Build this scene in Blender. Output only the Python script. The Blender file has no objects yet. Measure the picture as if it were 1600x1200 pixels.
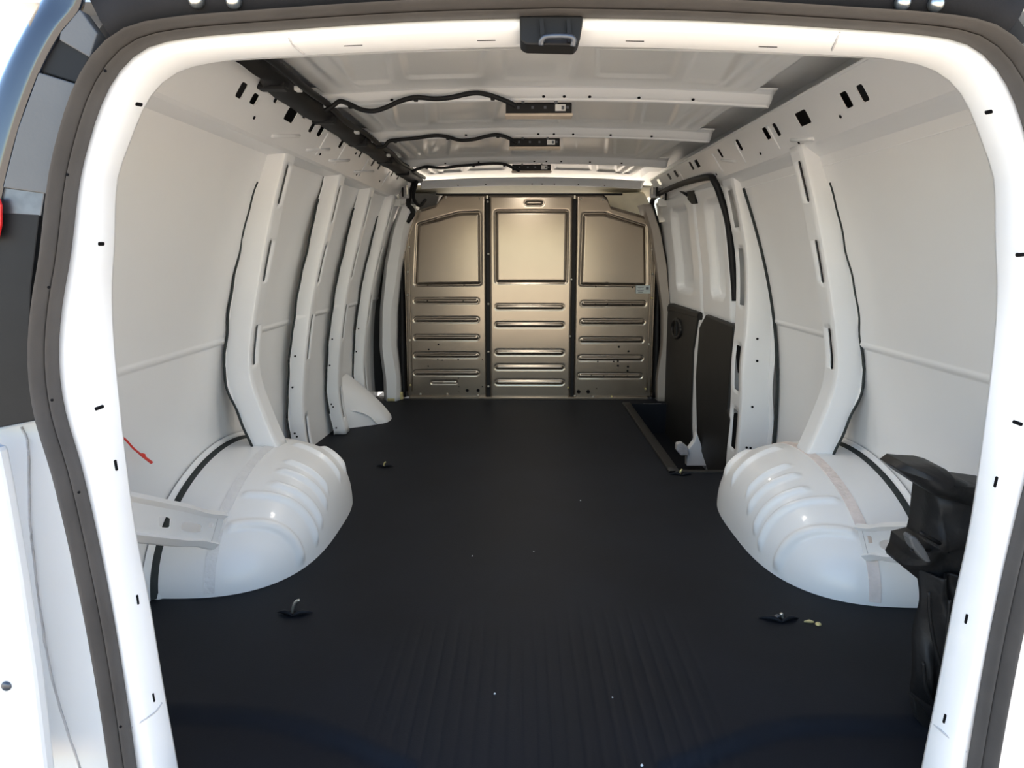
import bpy, bmesh, math, random
import numpy as np
from mathutils import Vector, Matrix
random.seed(4); rng = np.random.default_rng(4)
scene = bpy.context.scene
COL = scene.collection

# ------------------------------------------------------------------ camera
F = 1155.0
CAM = np.array([-0.05, -1.17, 0.968])
_p = math.atan(205 / F); _y = math.atan(14 / F)
cf = np.array([-math.sin(_y) * math.cos(_p), math.cos(_y) * math.cos(_p), -math.sin(_p)])
cr_ = np.array([math.cos(_y), math.sin(_y), 0.0]); cu = np.cross(cr_, cf)
cd = bpy.data.cameras.new('camera'); cam = bpy.data.objects.new('camera', cd); COL.objects.link(cam)
cd.sensor_width = 36; cd.lens = 36 * F / 1600; cd.clip_start = 0.02; cd.clip_end = 500
M = Matrix(((cr_[0], cu[0], -cf[0], CAM[0]), (cr_[1], cu[1], -cf[1], CAM[1]), (cr_[2], cu[2], -cf[2], CAM[2]), (0, 0, 0, 1)))
cam.matrix_world = M
scene.camera = cam

# ------------------------------------------------------------------ sky, sun, exposure
world = bpy.data.worlds.new('sky'); scene.world = world; world.use_nodes = True
nt = world.node_tree; nt.nodes.clear()
out = nt.nodes.new('ShaderNodeOutputWorld'); bg = nt.nodes.new('ShaderNodeBackground')
sky = nt.nodes.new('ShaderNodeTexSky'); sky.sky_type = 'NISHITA'
SUN_EL, SUN_AZ = math.radians(40), math.radians(38)      # azimuth measured from +Y (front of the van) to +X
sky.sun_disc = False; sky.sun_elevation = SUN_EL; sky.sun_rotation = SUN_AZ
sky.air_density = 1.0; sky.dust_density = 0.4; sky.ozone_density = 1.0
bg.inputs['Strength'].default_value = 0.24
nt.links.new(sky.outputs['Color'], bg.inputs['Color']); nt.links.new(bg.outputs[0], out.inputs['Surface'])
sd = bpy.data.lights.new('sun', 'SUN'); sd.energy = 8.5; sd.angle = 0.009; sd.color = (1.0, 0.92, 0.80)
sun = bpy.data.objects.new('sun', sd); COL.objects.link(sun)
sdir = Vector((math.sin(SUN_AZ) * math.cos(SUN_EL), math.cos(SUN_AZ) * math.cos(SUN_EL), math.sin(SUN_EL)))
sun.rotation_euler = sdir.to_track_quat('Z', 'Y').to_euler(); sun.location = sdir * 20
vs = scene.view_settings
vs.view_transform = 'Standard'; vs.look = 'None'; vs.gamma = 1.0; vs.use_curve_mapping = False
vs.exposure = 1.08

# ------------------------------------------------------------------ pixel helpers: a pixel gives a direction, the surface gives the distance
def ray(x, y): return cf + cr_ * (x - 800) / F - cu * (y - 600) / F
def on_z(x, y, z=0.0):
    d = ray(x, y); return CAM + d * ((z - CAM[2]) / d[2])
def on_x(x, y, X):
    d = ray(x, y); return CAM + d * ((X - CAM[0]) / d[0])
def on_y(x, y, Y):
    d = ray(x, y); return CAM + d * ((Y - CAM[1]) / d[1])
def proj(p):
    v = np.array(p) - CAM; w = v @ cf; return (800 + F * (v @ cr_) / w, 600 - F * (v @ cu) / w)
def on_plane(x, y, p, n):
    d = ray(x, y); p = np.array(p, float); n = np.array(n, float)
    return CAM + d * (((p - CAM) @ n) / (d @ n))

# ------------------------------------------------------------------ materials
def mat(name, col, rough=0.5, metal=0.0, spec=0.5, coat=0.0, var=0.0, vscale=8.0, bump=0.0, bscale=60.0, coat_rough=0.1, col2=None):
    m = bpy.data.materials.new(name); m.use_nodes = True
    n = m.node_tree.nodes; l = m.node_tree.links; b = n['Principled BSDF']
    b.inputs['Base Color'].default_value = (*col, 1); b.inputs['Roughness'].default_value = rough
    b.inputs['Metallic'].default_value = metal; b.inputs['Specular IOR Level'].default_value = spec
    b.inputs['Coat Weight'].default_value = coat; b.inputs['Coat Roughness'].default_value = coat_rough
    tc = n.new('ShaderNodeTexCoord')
    if var > 0 or col2:
        no = n.new('ShaderNodeTexNoise'); no.inputs['Scale'].default_value = vscale; no.inputs['Detail'].default_value = 5
        l.new(tc.outputs['Object'], no.inputs['Vector'])
        r = n.new('ShaderNodeValToRGB'); c2 = col2 or tuple(c * (1 - var) for c in col)
        r.color_ramp.elements[0].position = 0.35; r.color_ramp.elements[1].position = 0.65
        r.color_ramp.elements[0].color = (*c2, 1); r.color_ramp.elements[1].color = (*col, 1)
        l.new(no.outputs['Fac'], r.inputs['Fac']); l.new(r.outputs['Color'], b.inputs['Base Color'])
    if bump > 0:
        nb = n.new('ShaderNodeTexNoise'); nb.inputs['Scale'].default_value = bscale; nb.inputs['Detail'].default_value = 4
        l.new(tc.outputs['Object'], nb.inputs['Vector'])
        bp = n.new('ShaderNodeBump'); bp.inputs['Strength'].default_value = bump; bp.inputs['Distance'].default_value = 0.01
        l.new(nb.outputs['Fac'], bp.inputs['Height']); l.new(bp.outputs['Normal'], b.inputs['Normal'])
    return m
PAINT = mat('white_paint', (0.87, 0.875, 0.88), 0.38, coat=0.25, var=0.03, vscale=3)
SKIN = mat('wall_paint', (0.87, 0.87, 0.87), 0.42, coat=0.15, var=0.03, vscale=2)
ROOFP = mat('roof_primer_paint', (0.86, 0.855, 0.84), 0.28, coat=0.3, var=0.05, vscale=4)
RUBBER = mat('black_floor_rubber', (0.009, 0.0112, 0.0165), 0.62, spec=0.18, var=0.25, vscale=3, bump=0.05, bscale=220)
SEAL = mat('weatherstrip_rubber', (0.085, 0.078, 0.074), 0.55, spec=0.4, var=0.15, vscale=14, bump=0.04, bscale=300)
BLACK = mat('black_plastic', (0.010, 0.010, 0.011), 0.55, spec=0.3, var=0.2, vscale=20)
CAVSHADE = mat('painted_cavity_shade', (0.10, 0.105, 0.11), 0.6, var=0.2, vscale=10)  # dark colour stands for the shade inside rails and ribs
HOLE_PAN_BLK = mat('hole_shade_and_pan_black', (0.006, 0.006, 0.007), 0.8, spec=0.1, var=0.2)  # near-black paint for the shade in holes and slots; also the floor pan
VINYL = mat('black_vinyl', (0.014, 0.014, 0.015), 0.55, spec=0.4, var=0.3, vscale=9, bump=0.35, bscale=26)
TRIMB = mat('black_door_trim', (0.018, 0.017, 0.016), 0.55, var=0.3, vscale=10, bump=0.06, bscale=180)
PART = mat('partition_grey_paint', (0.36, 0.305, 0.245), 0.22, metal=0.8, spec=0.5, var=0.08, vscale=3, bump=0.015, bscale=40)
STEEL = mat('zinc_steel', (0.75, 0.73, 0.66), 0.3, metal=0.9, var=0.1, vscale=60)
DSTEEL = mat('dark_steel', (0.13, 0.14, 0.16), 0.35, metal=0.8, var=0.2, vscale=60)
BRASS = mat('yellow_zinc', (0.75, 0.66, 0.33), 0.35, metal=0.6, var=0.15, vscale=50)
SEALANT = mat('seam_sealant', (0.63, 0.62, 0.63), 0.7, var=0.15, vscale=30, bump=0.5, bscale=90)
LSEAL = mat('painted_sealant', (0.80, 0.80, 0.81), 0.6, var=0.06, vscale=30, bump=0.4, bscale=90)
PINKSEAL = mat('brushed_sealant', (0.82, 0.74, 0.71), 0.7, var=0.12, vscale=30, bump=0.4, bscale=70)
GAPSHADE = mat('painted_gap_shade', (0.035, 0.042, 0.042), 0.9, var=0.2, vscale=40)  # dark colour painted as the shade in gaps between panels
CREAM = mat('cream_headliner', (0.78, 0.74, 0.60), 0.85, var=0.06, vscale=20)
LENS = mat('beige_lamp_lens', (0.62, 0.52, 0.42), 0.35, var=0.08, vscale=30)
PAPER = mat('label_paper', (0.78, 0.78, 0.76), 0.6, var=0.05, vscale=50)
BLUEPAPER = mat('pale_blue_label', (0.55, 0.62, 0.62), 0.5, var=0.15, vscale=60)
INK = mat('label_ink', (0.12, 0.13, 0.15), 0.6, var=0.1, vscale=50)
RED = mat('red_plastic', (0.80, 0.045, 0.03), 0.4, var=0.1, vscale=30)
REDLENS = mat('red_lamp_lens', (0.65, 0.02, 0.02), 0.12, coat=0.5, var=0.1, vscale=30)
GREYPL = mat('grey_pillar_plastic', (0.12, 0.122, 0.125), 0.5, var=0.1, vscale=10, bump=0.05, bscale=200)
GLOSSB = mat('gloss_dark_glass', (0.012, 0.016, 0.026), 0.10, spec=0.8, coat=0.6, var=0.1)
DARKHDR = mat('dark_header_trim', (0.03, 0.028, 0.028), 0.8, spec=0.15, var=0.3, vscale=9, bump=0.1, bscale=90)
GROUND = mat('concrete_lot', (0.66, 0.55, 0.42), 0.9, var=0.12, vscale=0.6, bump=0.2, bscale=12, spec=0.2)

# ------------------------------------------------------------------ mesh helpers
def mk(name, verts, faces, material, parent=None, smooth=False, solid=0.0, offset=-1.0, bevel=0.0, label=None, cat=None, group=None, kind=None, angle=None):
    V = np.array([tuple(v) for v in verts], float)
    if parent is None:
        lo, hi = V.min(0), V.max(0); loc = np.array([(lo[0] + hi[0]) / 2, (lo[1] + hi[1]) / 2, lo[2]])
    else: loc = np.zeros(3)
    base = loc if parent is None else np.array(parent['_o'])
    me = bpy.data.meshes.new(name); me.from_pydata((V - base).tolist(), [], [tuple(int(i) for i in f) for f in faces]); me.validate(); me.update()
    bm = bmesh.new(); bm.from_mesh(me); bmesh.ops.remove_doubles(bm, verts=bm.verts, dist=1e-6); bmesh.ops.recalc_face_normals(bm, faces=bm.faces); bm.to_mesh(me); bm.free()
    me.materials.append(material)
    if smooth:
        me.polygons.foreach_set('use_smooth', [True] * len(me.polygons))
        if angle: me.set_sharp_from_angle(angle=math.radians(angle))
    o = bpy.data.objects.new(name, me); COL.objects.link(o)
    if parent is None: o.location = loc.tolist(); o['_o'] = loc.tolist()
    else: o.parent = parent; o['_o'] = base.tolist()
    if solid:
        s = o.modifiers.new('thickness', 'SOLIDIFY'); s.thickness = solid; s.offset = offset
    if bevel:
        b = o.modifiers.new('bevel', 'BEVEL'); b.width = bevel; b.segments = 2; b.limit_method = 'ANGLE'
    tag(o, label, cat, group, kind)
    return o
def tag(o, label=None, cat=None, group=None, kind=None):
    if label: o['label'] = label
    if cat: o['category'] = cat
    if group: o['group'] = group
    if kind: o['kind'] = kind
def empty(name, loc, label, cat, group=None):
    o = bpy.data.objects.new(name, None); o.empty_display_size = 0.05; COL.objects.link(o); o.location = loc; o['_o'] = [float(c) for c in loc]
    tag(o, label, cat, group); return o
def grid(fn, us, vs_):
    nu, nv = len(us), len(vs_)
    V = [fn(u, v) for u in us for v in vs_]
    Fc = [(i * nv + j, (i + 1) * nv + j, (i + 1) * nv + j + 1, i * nv + j + 1) for i in range(nu - 1) for j in range(nv - 1)]
    return V, Fc
def join(*parts):
    V, Fc = [], []
    for v, f in parts:
        o = len(V); V += [tuple(p) for p in v]; Fc += [tuple(i + o for i in q) for q in f]
    return V, Fc
def box(c, s, R=None):
    c = np.array(c, float); V = []
    for dx in (-.5, .5):
        for dy in (-.5, .5):
            for dz in (-.5, .5):
                p = np.array([dx * s[0], dy * s[1], dz * s[2]])
                if R is not None: p = R @ p
                V.append(c + p)
    return V, [(0, 1, 3, 2), (4, 6, 7, 5), (0, 4, 5, 1), (2, 3, 7, 6), (0, 2, 6, 4), (1, 5, 7, 3)]
def smooth_path(pts, n=60):
    P = np.array([tuple(p) for p in pts], float)
    P = np.vstack([2 * P[0] - P[1], P, 2 * P[-1] - P[-2]]); outp = []
    m = len(P) - 3
    for k in range(n):
        t = k / (n - 1) * m; i = min(int(t), m - 1); t -= i
        a, b, c, d = P[i], P[i + 1], P[i + 2], P[i + 3]
        outp.append(0.5 * ((2 * b) + (-a + c) * t + (2 * a - 5 * b + 4 * c - d) * t * t + (-a + 3 * b - 3 * c + d) * t ** 3))
    return np.array(outp)
def tube(pts, r, seg=8, flat=1.0):
    P = np.array([tuple(p) for p in pts], float); n = len(P)
    r = np.full(n, r) if np.isscalar(r) else np.array(r)
    V, Fc = [], []
    up = np.array([0, 0, 1.0]); prev = None
    for i in range(n):
        t = P[min(i + 1, n - 1)] - P[max(i - 1, 0)]; t /= np.linalg.norm(t) + 1e-12
        a = np.cross(t, up)
        if np.linalg.norm(a) < 1e-3: a = np.cross(t, np.array([1.0, 0, 0]))
        a /= np.linalg.norm(a)
        if prev is not None and a @ prev < 0: a = -a
        prev = a; b = np.cross(t, a)
        for k in range(seg):
            q = 2 * math.pi * k / seg; V.append(P[i] + r[i] * (a * math.cos(q) + b * math.sin(q) * flat))
    for i in range(n - 1):
        for k in range(seg):
            Fc.append((i * seg + k, i * seg + (k + 1) % seg, (i + 1) * seg + (k + 1) % seg, (i + 1) * seg + k))
    Fc.append(tuple(range(seg))); Fc.append(tuple((n - 1) * seg + k for k in range(seg)))
    return V, Fc
def prism(poly, vec):
    """closed outline (list of 3D points) extruded along vec"""
    P = [np.array(p, float) for p in poly]; n = len(P); vec = np.array(vec, float)
    V = P + [p + vec for p in P]
    return V, [tuple(range(n)), tuple(range(2 * n - 1, n - 1, -1))] + [(i, (i + 1) % n, n + (i + 1) % n, n + i) for i in range(n)]
def disc(c, nrm, r, h, seg=12, dome=False):
    c = np.array(c, float); nrm = np.array(nrm, float); nrm /= np.linalg.norm(nrm)
    a = np.cross(nrm, [0.3, 0.5, 0.8]); a /= np.linalg.norm(a); b = np.cross(nrm, a)
    rings = [(0, r), (h, r)] if not dome else [(0, r), (h * .5, r * .92), (h * .85, r * .6), (h, r * .2)]
    V, Fc = [], []
    for hh, rr in rings:
        for k in range(seg): V.append(c + nrm * hh + rr * (a * math.cos(2 * math.pi * k / seg) + b * math.sin(2 * math.pi * k / seg)))
    for j in range(len(rings) - 1):
        for k in range(seg): Fc.append((j * seg + k, j * seg + (k + 1) % seg, (j + 1) * seg + (k + 1) % seg, (j + 1) * seg + k))
    Fc.append(tuple(range(seg))); Fc.append(tuple((len(rings) - 1) * seg + k for k in range(seg)))
    return V, Fc
def fill_holes(outer, holes, fn):
    """planar sheet with holes: 2D loops triangulated, then mapped to 3D by fn"""
    bm = bmesh.new(); es = []
    for loop in [outer] + holes:
        vs2 = [bm.verts.new((p[0], p[1], 0)) for p in loop]
        for i in range(len(vs2)): es.append(bm.edges.new((vs2[i], vs2[(i + 1) % len(vs2)])))
    bmesh.ops.triangle_fill(bm, use_beauty=True, edges=es)
    bm.verts.index_update()
    V = [fn(v.co.x, v.co.y) for v in bm.verts]; Fc = [tuple(v.index for v in f.verts) for f in bm.faces]
    bm.free(); return V, Fc
def rrect(cx, cy, hx, hy, r, n=4):
    r = min(r, hx * .999, hy * .999); L = []
    for sx, sy, a0 in ((1, 1, 0), (-1, 1, 90), (-1, -1, 180), (1, -1, 270)):
        for k in range(n + 1):
            a = math.radians(a0 + 90 * k / n); L.append((cx + sx * (hx - r) + r * math.cos(a), cy + sy * (hy - r) + r * math.sin(a)))
    return L
def sstep(a, b, x):
    t = np.clip((x - a) / (b - a), 0, 1); return t * t * (3 - 2 * t)
def sd_box(x, y, cx, cy, hx, hy, r):
    qx = abs(x - cx) - hx + r; qy = abs(y - cy) - hy + r
    return math.hypot(max(qx, 0), max(qy, 0)) + min(max(qx, qy), 0) - r
def sd_poly(px, py, poly):
    d = 1e9; inside = False; n = len(poly)
    for i in range(n):
        ax, ay = poly[i]; bx, by = poly[(i + 1) % n]
        ex, ey = bx - ax, by - ay; t = ((px - ax) * ex + (py - ay) * ey) / (ex * ex + ey * ey); t = min(max(t, 0), 1)
        d = min(d, math.hypot(px - ax - ex * t, py - ay - ey * t))
        if (ay > py) != (by > py) and px < (bx - ax) * (py - ay) / (by - ay) + ax: inside = not inside
    return -d if inside else d

# ------------------------------------------------------------------ body section curves (half width as a function of height)
_wz = np.array([-.25, 0, .14, .3, .45, .57, .73, .9, 1.1, 1.25, 1.33]); _wx = np.array([1.09, 1.098, 1.106, 1.11, 1.10, 1.085, 1.06, 1.02, .96, .905, .87])
_wc = np.polyfit(_wz, _wx, 4)
def taper(y): return 0.055 * max(0.0, y - 2.5)
def W(z, y=1.0): return float(np.polyval(_wc, z)) - taper(y) - .13 * max(0.0, 1 - y / .36) ** 2
_pz = np.array([-.2, 0, .14, .28, .4, .57, .73, .9, 1.1, 1.31]); _px = np.array([.985, .99, 1.018, 1.025, 1.015, .993, .965, .925, .868, .808])
_dz = np.linspace(-.2, 1.31, 400); _dx = np.interp(_dz, _pz, _px); _dx = np.convolve(np.pad(_dx, 12, 'edge'), np.ones(25) / 25, 'valid')
def P(z): return float(np.interp(z, _dz, _dx))

# ================================================================== SETTING
gv, gf = grid(lambda u, v: (u, v, -0.72), np.linspace(-60, 60, 13), np.linspace(-60, 60, 13))
mk('ground', gv, gf, GROUND, kind='structure')

# floor: black rubber mat, ribbed run towards the rear edge and lower corners, cut out for the side step
STEP_X, STEP_Y0, STEP_Y1 = 0.66, 2.03, 3.56
_ed = [on_z(*p, -.006) for p in ((380, 1112), (450, 1122), (540, 1150), (620, 1185), (650, 1199), (1030, 1199), (1080, 1180), (1130, 1160), (1210, 1132), (1300, 1126), (1400, 1128))]
EDX = [-1.2] + [p[0] for p in _ed[:5]] + [-.10, .10] + [p[0] for p in _ed[5:]] + [1.2]; EDY = [_ed[0][1] + .02] + [p[1] for p in _ed[:5]] + [-.2, -.2] + [p[1] for p in _ed[5:]] + [_ed[-1][1] + .02]
def floor_z(x, y):
    z = 0.0
    # pressed corner pads at the rear edge, each bounded by a curved shoulder
    e = float(np.interp(x, EDX, EDY))
    z -= 0.022 * (1 - sstep(e - 0.030, e + 0.010, y))
    if abs(x) < 0.40 and y < 1.0:      # longitudinal grooves
        ph = (x / 0.0325) % 1.0; g = math.exp(-((ph - .5) / .13) ** 2)
        z -= 0.0014 * g * (1 - sstep(0.40, 0.85, y)) * (1 - sstep(.36, .40, abs(x)))
    z += 0.0015 * math.sin(3.1 * x + 1.2 * y) * math.sin(2.3 * y)
    return z
xs = np.unique(np.round(np.concatenate([np.linspace(-1.13, 1.13, 80), np.arange(-.42, .42, .0045), [STEP_X]]), 5))
ys = np.unique(np.round(np.concatenate([np.linspace(-0.03, 1.0, 90), np.linspace(1, 4.2, 60), [STEP_Y0, STEP_Y1]]), 5))
V, Fc = grid(lambda x, y: (x, y, floor_z(x, y)), xs, ys)
nv = len(ys); keep = []
for f in Fc:
    c = np.mean([V[i] for i in f], axis=0)
    if not (c[0] > STEP_X and STEP_Y0 < c[1] < STEP_Y1): keep.append(f)
floor = mk('floor', V, keep, RUBBER, smooth=True, kind='structure')
# step well
sw = [((STEP_X, STEP_Y0, -.20), (1.12, STEP_Y0, -.20), (1.12, STEP_Y1, -.20), (STEP_X, STEP_Y1, -.20)),
      ((STEP_X, STEP_Y0, -.20), (STEP_X, STEP_Y1, -.20), (STEP_X, STEP_Y1, 0), (STEP_X, STEP_Y0, 0)),
      ((STEP_X, STEP_Y0, -.20), (1.12, STEP_Y0, -.20), (1.12, STEP_Y0, 0), (STEP_X, STEP_Y0, 0)),
      ((STEP_X, STEP_Y1, -.20), (1.12, STEP_Y1, -.20), (1.12, STEP_Y1, 0), (STEP_X, STEP_Y1, 0))]
V = [p for q in sw for p in q]; mk('step_well', V, [(4 * i, 4 * i + 1, 4 * i + 2, 4 * i + 3) for i in range(4)], RUBBER, parent=floor)
# under-floor pan closes the body below
V, Fc = box((0, 2.6, -.32), (2.2, 5.2, .04)); mk('floor_pan', V, Fc, HOLE_PAN_BLK, parent=floor)

# walls: curved skins with the pressed waist line
def wall_fn(s):
    def f(y, z):
        x = W(z, y) + 0.007 * (1 - sstep(.655, .668, z)) - 0.004 * math.exp(-((z - .672) / .006) ** 2)
        return (s * x, y, z)
    return f
zs = np.unique(np.concatenate([np.linspace(-.22, 1.34, 70), np.linspace(.64, .69, 16)]))
V, Fc = grid(wall_fn(-1), np.linspace(0.05, 4.3, 60), zs)
wall_l = mk('wall_left', V, Fc, SKIN, smooth=True, kind='structure', solid=0.004, offset=-1)
V, Fc = grid(wall_fn(1), np.linspace(0.05, 2.42, 40), zs)
wall_r = mk('wall_right', V, Fc, SKIN, smooth=True, kind='structure', solid=0.004, offset=-1)
# dark lines beside each rib are added strips, coloured as gap shade

# ceiling: roof skin with stamped fields between the bows
BOWS = [1.30, 2.05, 2.98, 3.79]
bays = [(0.40, 1.21), (1.33, 1.96), (2.08, 2.89), (3.01, 3.68)]
def roof_z(x, y):
    ax = abs(x)
    z = 1.478 - 0.020 * (ax / .67) ** 2 if ax < .67 else 1.458
    z += 0.026 * sstep(.668, .685, ax)
    z -= .15 * (1 - sstep(.05, .35, y))
    for a, b in bays:
        if a < y < b and ax < .67:
            v = (y - a) / (b - a); L = b - a
            def fld(cx, hx, cy, hy, d, sk=0.0):
                s = sd_box(ax - sk * (y - cy), y, cx, cy, hx, hy, .03); return d * (1 - sstep(-.012, .004, s))
            cy = (a + b) / 2
            z += fld(0, .10, cy + .02, L / 2 - .05, .007, .0)
            z += fld(.245, .11, cy - .02, L / 2 - .06, .007, .10)
            z += fld(.45, .06, cy, L / 2 - .04, .008, .12)
            z += 0.005 * math.exp(-((ax - .56) / .014) ** 2) + 0.005 * math.exp(-((ax - .615) / .014) ** 2)
    return z
xs = np.linspace(-.84, .84, 260); ys = np.linspace(0.0, 3.80, 300)
V, Fc = grid(lambda x, y: (x, y, roof_z(x, y)), xs, ys)
ceiling = mk('ceiling', V, Fc, ROOFP, smooth=True, kind='structure')
V, Fc = box((0, 2.55, 1.525), (1.66, 4.9, .02)); mk('roof_outer_skin', V, Fc, PAINT, parent=ceiling)

for s in (-1, 1):
    V, Fc = grid(lambda y, j: [(s * .835, y, 1.535), (s * .90, y, 1.48), (s * .935, y, 1.36), (s * .93, y, 1.24)][int(j)], np.linspace(.32, 5.0, 4), range(4))
    mk('cantrail_skin', V, Fc, PAINT, parent=ceiling, solid=.004)
# outer shell of the cab: roof, nose and doors with open glass areas, so daylight reaches the space behind the partition
def quad(*p): return list(p), [(0, 1, 2, 3)]
cab = join(quad((-1.0, 5.1, -.3), (1.0, 5.1, -.3), (.95, 5.0, .90), (-.95, 5.0, .90)),
           quad((-1.0, 4.3, -.3), (-1.0, 5.1, -.3), (-.95, 5.0, .95), (-.95, 4.3, .95)),
           quad((1.0, 3.8, -.3), (1.0, 5.1, -.3), (.95, 5.0, .95), (.95, 3.8, .95)))
mk('wall_front', *cab, SKIN, kind='structure', solid=0.01)
V, Fc = grid(lambda x, y: (x, y, 1.43 - .03 * (x / .8) ** 2 - .10 * max(0, y - 3.9)), np.linspace(-.85, .85, 14), np.linspace(3.84, 4.75, 10))
mk('trim_4', V, Fc, CREAM, smooth=True, solid=.008, kind='structure')

# ------------------------------------------------------------------ rear opening: white door frame, weatherstrip, header
def resample(h, n=70):
    a = np.array(h, float); d = np.r_[0, np.cumsum(np.linalg.norm(np.diff(a, axis=0), axis=1))]
    # smooth Catmull-Rom then arc-length resample
    sp = smooth_path(np.c_[a, np.zeros(len(a))], 400)[:, :2]
    d = np.r_[0, np.cumsum(np.linalg.norm(np.diff(sp, axis=0), axis=1))]; t = np.linspace(0, d[-1], n)
    return np.c_[np.interp(t, d, sp[:, 0]), np.interp(t, d, sp[:, 1])]
H_OUT = resample([(.728, -.07), (.734, .076), (.742, .262), (.754, .428), (.774, .608), (.793, .716), (.794, .801), (.78, .883), (.758, .963), (.729, 1.051), (.695, 1.127), (.661, 1.188), (.622, 1.239), (.585, 1.263), (.542, 1.277), (.445, 1.292), (.216, 1.305), (0, 1.31)])
H_RDG = resample([(.695, -.07), (.709, .12), (.727, .305), (.738, .481), (.751, .627), (.767, .714), (.766, .799), (.747, .882), (.725, .963), (.693, 1.061), (.655, 1.150), (.625, 1.205), (.594, 1.237), (.54, 1.254), (.45, 1.269), (.218, 1.289), (0, 1.293)])
H_INN = resample([(.68, -.07), (.691, .072), (.70, .182), (.712, .351), (.725, .489), (.73, .616), (.732, .75), (.731, .837), (.726, .911), (.715, .983), (.692, 1.085), (.660, 1.180), (.632, 1.222), (.59, 1.250), (.54, 1.264), (.464, 1.27), (.224, 1.278), (0, 1.284)])
H_SEA = resample([(.733, -.07), (.74, .114), (.755, .292), (.771, .451), (.789, .623), (.807, .737), (.804, .808), (.786, .915), (.756, 1.01), (.711, 1.12), (.668, 1.207), (.630, 1.250), (.584, 1.280), (.518, 1.299), (.426, 1.31), (.208, 1.318), (0, 1.32)])
def hp(Y, pts):
    return [(abs(q[0]) + .004, q[2]) for q in (on_y(x, y, Y) for x, y in pts)]
H_INN = resample([(.68, -.07), (.691, .072), (.70, .182), (.712, .351), (.725, .489), (.73, .616), (.732, .75), (.731, .837), (.726, .911), (.715, .983)] + hp(.05, [(185, 287), (200, 237), (220, 185), (232, 160), (246, 140), (265, 122), (287, 110), (312, 102), (350, 96), (400, 91)]) + [(.224, 1.278), (0, 1.284)])
H_RDG = resample([(.695, -.07), (.709, .12), (.727, .305), (.738, .481), (.751, .627), (.767, .714), (.766, .799), (.747, .882), (.725, .963)] + hp(.006, [(157, 280), (176, 212), (196, 158), (215, 122), (240, 100), (268, 88), (300, 81), (400, 72)]) + [(.218, 1.289), (0, 1.293)])
H_OUT = resample([(.728, -.07), (.734, .076), (.742, .262), (.754, .428), (.774, .608), (.793, .716), (.794, .801), (.78, .883), (.758, .963)] + hp(0, [(128, 287), (146, 212), (165, 157), (187, 117), (212, 89), (245, 70), (300, 59), (400, 50)]) + [(.216, 1.305), (0, 1.31)])
def full(h): return np.vstack([h * [-1, 1], (h[::-1] * [1, 1])[1:]])
def loft(loops):
    """loops: list of (2D path, y) -> ruled strips"""
    n = len(loops[0][0]); V = []; Fc = []
    for L, y in loops:
        for p in L: V.append((p[0], y, p[1]))
    for k in range(len(loops) - 1):
        for i in range(n - 1): Fc.append((k * n + i, k * n + i + 1, (k + 1) * n + i + 1, (k + 1) * n + i))
    return V, Fc
O, R_, I = full(H_OUT), full(H_RDG), full(H_INN)
mid1 = O * .55 + R_ * .45
inn2 = I.copy()
def pushout(L, d):
    t = np.gradient(L, axis=0); nrm = np.c_[-t[:, 1], t[:, 0]]; nrm /= np.linalg.norm(nrm, axis=1)[:, None]; return L + nrm * d
sgn = 1 if pushout(O, .1)[len(O) // 2][1] > O[len(O) // 2][1] else -1
def off(L, d): return pushout(L, d * sgn)
S = off(O, .013)
V, Fc = loft([(off(O, .03), .02), (off(O, .004), .012), (O, .0), (mid1, -.004), (R_, .006), (R_ * .5 + I * .5, .032), (I, .05), (off(I, .002), .058), (off(I, .03), .062), (np.clip(off(I, .10), [-1.09, -1], [1.09, 1.36]), .075)])
V_FRAME, F_FRAME = V, Fc
frame = mk('trim_1', V, Fc, PAINT, smooth=True, kind='structure')
frame['label'] = 'white painted frame around the rear door opening'
# inner pillar closing panels from frame lip out to the side walls (behind the frame)
for s in (-1, 1):
    h = H_INN[H_INN[:, 1] > -.2]; V, Fc = [], []
    for p in h: V += [(s * (p[0] + .06), .07, p[1]), (s * max(p[0] + .06, W(p[1], .085)), .085, p[1])]
    mk('pillar_panel', V, [(2 * i, 2 * i + 1, 2 * i + 3, 2 * i + 2) for i in range(len(h) - 1)], PAINT, parent=frame)
# slots on the frame lip: thin near-black plates painted as their shade
from mathutils.bvhtree import BVHTree
FB = BVHTree.FromPolygons([Vector(p) for p in V_FRAME], F_FRAME)
def hit(bvh, px, py):
    d = Vector(ray(px, py)).normalized(); loc, nrm, i, dist = bvh.ray_cast(Vector(CAM), d)
    if loc is None: return None, None
    if nrm.dot(d) > 0: nrm = -nrm
    return np.array(loc), np.array(nrm)
def painted_slot(px, py, ang, ln, wd, parent, bvh=None):
    c, n = hit(bvh or FB, px, py)
    if c is None: return
    a = math.radians(ang); c2, _ = hit(bvh or FB, px + 3 * math.cos(a), py - 3 * math.sin(a))
    if c2 is None: return
    e = c2 - c; e -= n * (e @ n); e /= np.linalg.norm(e); g = np.cross(n, e)
    poly = [c + e * q[0] + g * q[1] + n * .0006 for q in rrect(0, 0, ln / 2, wd / 2, wd * .4)]
    V, Fc = prism(poly, -n * .004); return mk('painted_slot', V, Fc, HOLE_PAN_BLK, parent=parent)
for px, py, a, l, w in [(217, 163, -10, .014, .006), (158, 381, 0, .015, .006), (155, 637, 20, .016, .006), (181, 727, -80, .019, .005), (215, 937, -82, .018, .004), (240, 1090, -80, .017, .004),
                        (1545, 175, 12, .015, .006), (1595, 398, 4, .014, .006), (1590, 661, -20, .016, .006), (1556, 753, 78, .019, .005), (1510, 967, 78, .018, .005), (1476, 1123, 76, .018, .005)]:
    painted_slot(px, py, a, l, w, frame)
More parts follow.
